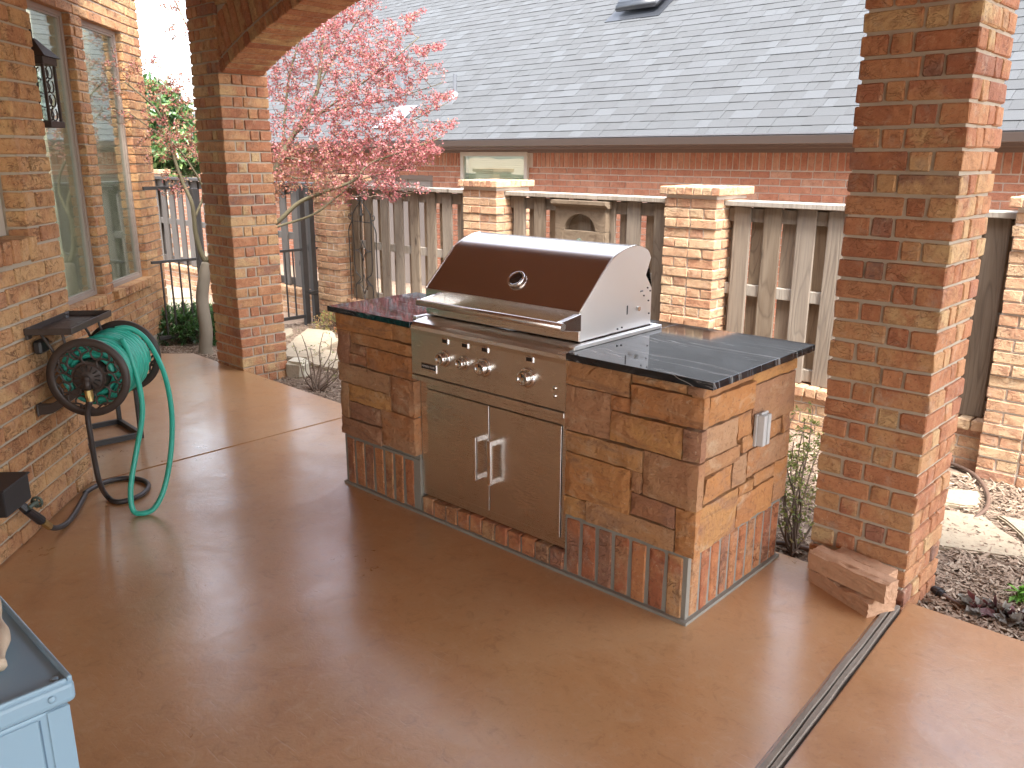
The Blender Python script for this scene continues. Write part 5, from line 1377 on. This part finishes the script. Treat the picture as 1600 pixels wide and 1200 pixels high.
blobs = [(505, 95, 95, e + .1, .55, 190), (580, 130, 62, e, .5, 90), (470, 40, 80, e + .2, .5, 150), (555, 40, 58, e + .1, .45, 70), (605, 80, 40, e - .05, .35, 30), (625, 220, 48, e - .1, .4, 80), (560, 235, 72, e, .5, 170), (475, 200, 62, e + .1, .5, 110), (660, 230, 28, e - .15, .25, 26), (435, 120, 42, e + .25, .4, 50), (520, 262, 60, e - .1, .4, 110), (450, 262, 40, e, .35, 60), (430, 290, 25, e, .3, 30), (610, 292, 26, e - .1, .2, 22), (520, -30, 80, e + .2, .5, 60), (560, 180, 50, e - .1, .4, 50)]
blobs = [(a_, b_, c_, d_, e_, int(n_ * 1.9)) for a_, b_, c_, d_, e_, n_ in blobs]
def sprays(lst, rq):
    out = []
    for (x0, y0, x1, y1, d, n) in lst:
        for _ in range(n):
            f = rq.random(); w = 20 * (1 - f) + 5
            out.append(P(x0 + (x1 - x0) * f + rq.uniform(-w, w), y0 + (y1 - y0) * f + rq.uniform(-w, w), d + rq.uniform(-.18, .18)))
    return out
tipsR = blob_tips(blobs, rq) + sprays([(590, 110, 692, 68, e - .1, 60), (600, 60, 662, 12, e, 50), (610, 170, 718, 146, e, 60), (640, 215, 712, 190, e - .1, 40), (620, 250, 692, 232, e - .2, 60), (560, 285, 672, 300, e - .15, 36), (590, 120, 700, 105, e, 40), (540, 20, 610, -30, e + .1, 40), (570, 150, 660, 130, e, 30)], rq)
tipsL = blob_tips([(188, 108, 42, e - .55, .3, 26), (175, 158, 36, e - .5, .3, 26), (235, 120, 40, e - .35, .3, 40), (262, 185, 42, e - .3, .3, 60), (285, 145, 30, e - .1, .3, 40), (290, 225, 32, e - .2, .3, 45), (285, 30, 40, e, .4, 50), (265, 285, 26, e - .2, .2, 20), (240, 235, 26, e - .35, .25, 22)], rq)
tw = grow(limbs, tipsR + tipsL, rq)
V, F = [], []
tube(V, F, [p - org for p in trunk], trad, 14); pydata('trunk', V, F, M_bark, mp, True)
for pts, rad in limbs:
    V, F = [], []; tube(V, F, [p - org for p in pts], rad, 7); pydata('limb', V, F, M_limb, mp, True)
V, F = [], []
for pts, rad in tw: tube(V, F, [p - org for p in pts], rad, 4, False)
o = pydata('twigs', V, F, M_twig, mp, True); o['kind'] = 'stuff'
LV = Leaves()
PINK = [(.40, .125, .13), (.46, .17, .17), (.36, .10, .105), (.48, .215, .205), (.42, .145, .145), (.32, .085, .09)]
RUST = [(.36, .155, .085), (.40, .20, .11), (.33, .125, .075), (.42, .24, .14), (.40, .18, .13), (.28, .17, .075)]
nR = 0
for pts, rad in tw:
    L = (pts[-1] - pts[0]).length; x, y = pix(pts[-1])
    pr = 0.12 + 0.80 * max(0, min(1, (y - 205) / 90)) * max(0, min(1, (590 - x) / 130)) if x > 330 else 0.75
    for k in range(11):
        f = rq.random() ** .8; s_ = f * 4; i = min(3, int(s_)); p = pts[i].lerp(pts[i + 1], s_ - i)
        if f * L < L - .34: continue
        d = (rvec(rq) + Vector((0, 0, -.35))).normalized()
        p = p + rvec(rq) * .024
        c = rq.choice(RUST if rq.random() < pr else PINK); v_ = rq.uniform(.82, 1.12)
        LV.add(p - org, d, rvec(rq) + Vector((0, 0, .8)), rq.uniform(.013, .024), rq.uniform(.0022, .0036), tuple(min(1, q * v_) for q in c), 5 if rq.random() < .6 else 3)
LV.build('crown', M_leaf, mp)

# ---- big green tree behind the house corner
rq = random.Random(5)
gt = thing('magnolia_tree', 'dark green broadleaf tree behind the house corner', 'tree', tuple(G(262, 395, GZ) + Vector((0, 0, 0))))
gt.location = Vector((P(255, 300, 12.5).x, P(255, 300, 12.5).y, GZ)); org = Vector(gt.location)
lm = [(catmull([Vector((org.x, org.y, GZ)), Vector((org.x + .05, org.y, 1.2)), P(256, 215, 12.5), P(250, 160, 12.6), P(245, 120, 12.6)], 5), [.14 - .11 * k / 20 for k in range(21)])]
tips = blob_tips([(252, 245, 42, 12.3, .7, 110), (262, 195, 36, 12.5, .6, 90), (246, 150, 22, 12.5, .5, 45), (300, 235, 40, 12.7, .6, 80), (232, 190, 16, 12.3, .4, 25), (234, 150, 18, 12.3, .4, 30), (226, 172, 12, 12.2, .3, 16), (270, 170, 26, 12.5, .5, 40), (240, 270, 30, 12.2, .5, 60), (340, 230, 50, 13, .6, 90)], rq)
tw = grow(lm, tips, rq, .005)
V, F = [], []
for pts, rad in lm: tube(V, F, [p - org for p in pts], rad, 8)
pydata('trunk', V, F, M_bark2, gt, True)
V, F = [], []
for pts, rad in tw: tube(V, F, [p - org for p in pts], rad, 4, False)
o = pydata('branches', V, F, M_bark2, gt, True); o['kind'] = 'stuff'
LV = Leaves()
for pts, rad in tw:
    for k in range(15):
        f = rq.random() ** .5; s_ = f * 4; i = min(3, int(s_)); p = pts[i].lerp(pts[i + 1], s_ - i) + rvec(rq) * .05
        c = rq.choice([(.05, .11, .035), (.075, .15, .045), (.12, .21, .065), (.04, .085, .03), (.18, .27, .09)])
        LV.add(p - org, rvec(rq), rvec(rq), rq.uniform(.09, .15), rq.uniform(.02, .032), c)
LV.build('crown', M_leafgloss, gt)

# ---- low evergreen shrub at the slab end
def shrub_mass(name, label, centre, rx, ry, h, n, cols, L, W, seed, rot=0.0, stems=26, mat=M_leafgloss, dens=11):
    rq = random.Random(seed); t = thing(name, label, 'shrub', tuple(centre), rot)
    paths, LV = [], Leaves()
    for k in range(n):
        q = rq.uniform(0, 6.283); r = math.sqrt(rq.random()); hh = h * math.sqrt(max(0.02, 1 - r * r)) * rq.uniform(.55, 1.08)
        tip = Vector((rx * r * math.cos(q) * 1.02, ry * r * math.sin(q) * 1.02, max(.04, hh)))
        b = Vector((tip.x * .45, tip.y * .45, 0.0)); m = b.lerp(tip, .6) + rvec(rq) * .02 + Vector((0, 0, h * .06))
        pts = catmull([b, m, tip], 3)
        if k % 2 == 0: paths.append((pts, [.0035 * (1 - .1 * j) for j in range(len(pts))]))
        ax = (tip - m).normalized(); c0 = rq.choice(cols)
        for j in range(dens):
            f = rq.uniform(.25, 1.0); p = m.lerp(tip, f) if f > .3 else b.lerp(m, .7)
            side = (rvec(rq) + ax * .9).normalized(); v_ = rq.uniform(.75, 1.2)
            LV.add(p, side, Vector((0, 0, 1)) + rvec(rq) * .6, rq.uniform(.7, 1.2) * L, W, tuple(min(1, c * v_) for c in c0))
    V, F = [], []
    for pts, rad in paths: tube(V, F, pts, rad, 4, False)
    o = pydata('stems', V, F, M_twig, t, True); LV.build('foliage', mat, t); return t
GREEN = [(.035, .085, .025), (.05, .12, .03), (.075, .165, .045), (.03, .065, .02), (.10, .20, .06)]
c = (Vector(G(212, 545, GZ)) + Vector(G(344, 545, GZ))) / 2
shrub_mass('evergreen_shrub', 'low dark green spreading shrub between house and maple trunk', Vector((c.x - .26, c.y + .22, GZ)), .62, .30, .37, 620, GREEN, .05, .006, 3, math.radians(44), dens=15)
# ---- twiggy shrubs
def twiggy(name, label, base, specs, seed, cols, leafn, L, spread=1.0, tip_leaf=True):
    """a many-stemmed bare shrub; specs: photograph spots of its branch ends"""
    rq = random.Random(seed); t = thing(name, label, 'shrub', tuple(base)); org = Vector(base); d = depth_of(base)
    limbs, tips = [], []
    for (px, py, dd) in specs:
        e_ = P(px, py, d + dd); m1 = org.lerp(e_, .35) + rvec(rq) * .03 + Vector((0, 0, -.02)); m2 = org.lerp(e_, .7) + rvec(rq) * .03
        pts = catmull([org + rvec(rq) * .02, m1, m2, e_], 4); limbs.append((pts, [.0065 - .0042 * k / (len(pts) - 1) for k in range(len(pts))]))
        for k in range(int(5 * spread)): tips.append(e_.lerp(org, rq.uniform(0, .45)) + rvec(rq) * rq.uniform(.03, .11) + Vector((0, 0, .03)))
    tw = grow(limbs, tips, rq, .0016, 0.0)
    V, F = [], []
    for pts, rad in limbs + tw: tube(V, F, [p - org for p in pts], rad, 5, False)
    pydata('stems', V, F, M_twig, t, True)
    LV = Leaves()
    for pts, rad in tw:
        for k in range(leafn):
            p = pts[-1] + rvec(rq) * .012; c_ = rq.choice(cols); LV.add(p - org, rvec(rq) + Vector((0, 0, .5)), rvec(rq), L * rq.uniform(.7, 1.2), L * .28, c_)
    if LV.V: LV.build('leaves', M_leaf, t)
    return t
YG = [(.22, .26, .06), (.30, .32, .09), (.15, .2, .05), (.36, .30, .12)]
twiggy('bare_shrub', 'bare twiggy shrub between the far column and the island', G(494, 612, GZ), [(458, 535, .1), (472, 525, 0), (485, 545, .1), (505, 520, .1), (518, 528, 0), (530, 560, -.1), (536, 575, -.15), (535, 590, -.1), (500, 550, .15), (515, 565, .1), (528, 545, .2), (478, 560, -.1), (545, 545, .1), (550, 560, .0)], 4, YG, 2, .016)
twiggy('leafing_shrub', 'twiggy shrub with small green leaves between the island and near column', G(1238, 868, GZ), [(1225, 700, .1), (1240, 690, .15), (1255, 680, .2), (1265, 700, .1), (1232, 740, 0), (1250, 735, .1), (1222, 770, 0), (1260, 760, .1), (1235, 660, .25), (1258, 655, .3), (1270, 640, .35), (1215, 720, .1), (1228, 800, -.05), (1255, 800, .05), (1200, 680, .2), (1190, 700, .2), (1285, 690, .2), (1300, 720, .2)], 9, YG, 5, .020, 2.4)
c = G(524, 520, GZ); shrub_mass('ground_shrub', 'low yellow-green and rust leafed shrub by the gate, left of the island', Vector((c.x, c.y + .15, GZ)), .42, .26, .24, 260, [(.26, .28, .07), (.34, .20, .08), (.42, .16, .08), (.30, .33, .10), (.40, .28, .12)], .028, .006, 8, .5, mat=M_leaf, dens=9)
c = G(1545, 978, GZ); shrub_mass('coral_bells', 'burgundy and silver leafed low plants along the right slab edge', Vector((c.x + .02, c.y + .06, GZ)), .15, .045, .055, 42, [(.10, .03, .03), (.16, .05, .045), (.22, .20, .17), (.07, .025, .025), (.28, .26, .22)], .045, .018, 12, .05, mat=M_leaf, dens=4)
c = G(1605, 945, GZ); shrub_mass('green_perennial', 'fresh green sprouting plant at the right edge of the mulch', Vector((c.x, c.y, GZ)), .05, .05, .10, 34, [(.16, .36, .05), (.22, .45, .07), (.11, .27, .04)], .06, .010, 13, 0, mat=M_leaf, dens=4)
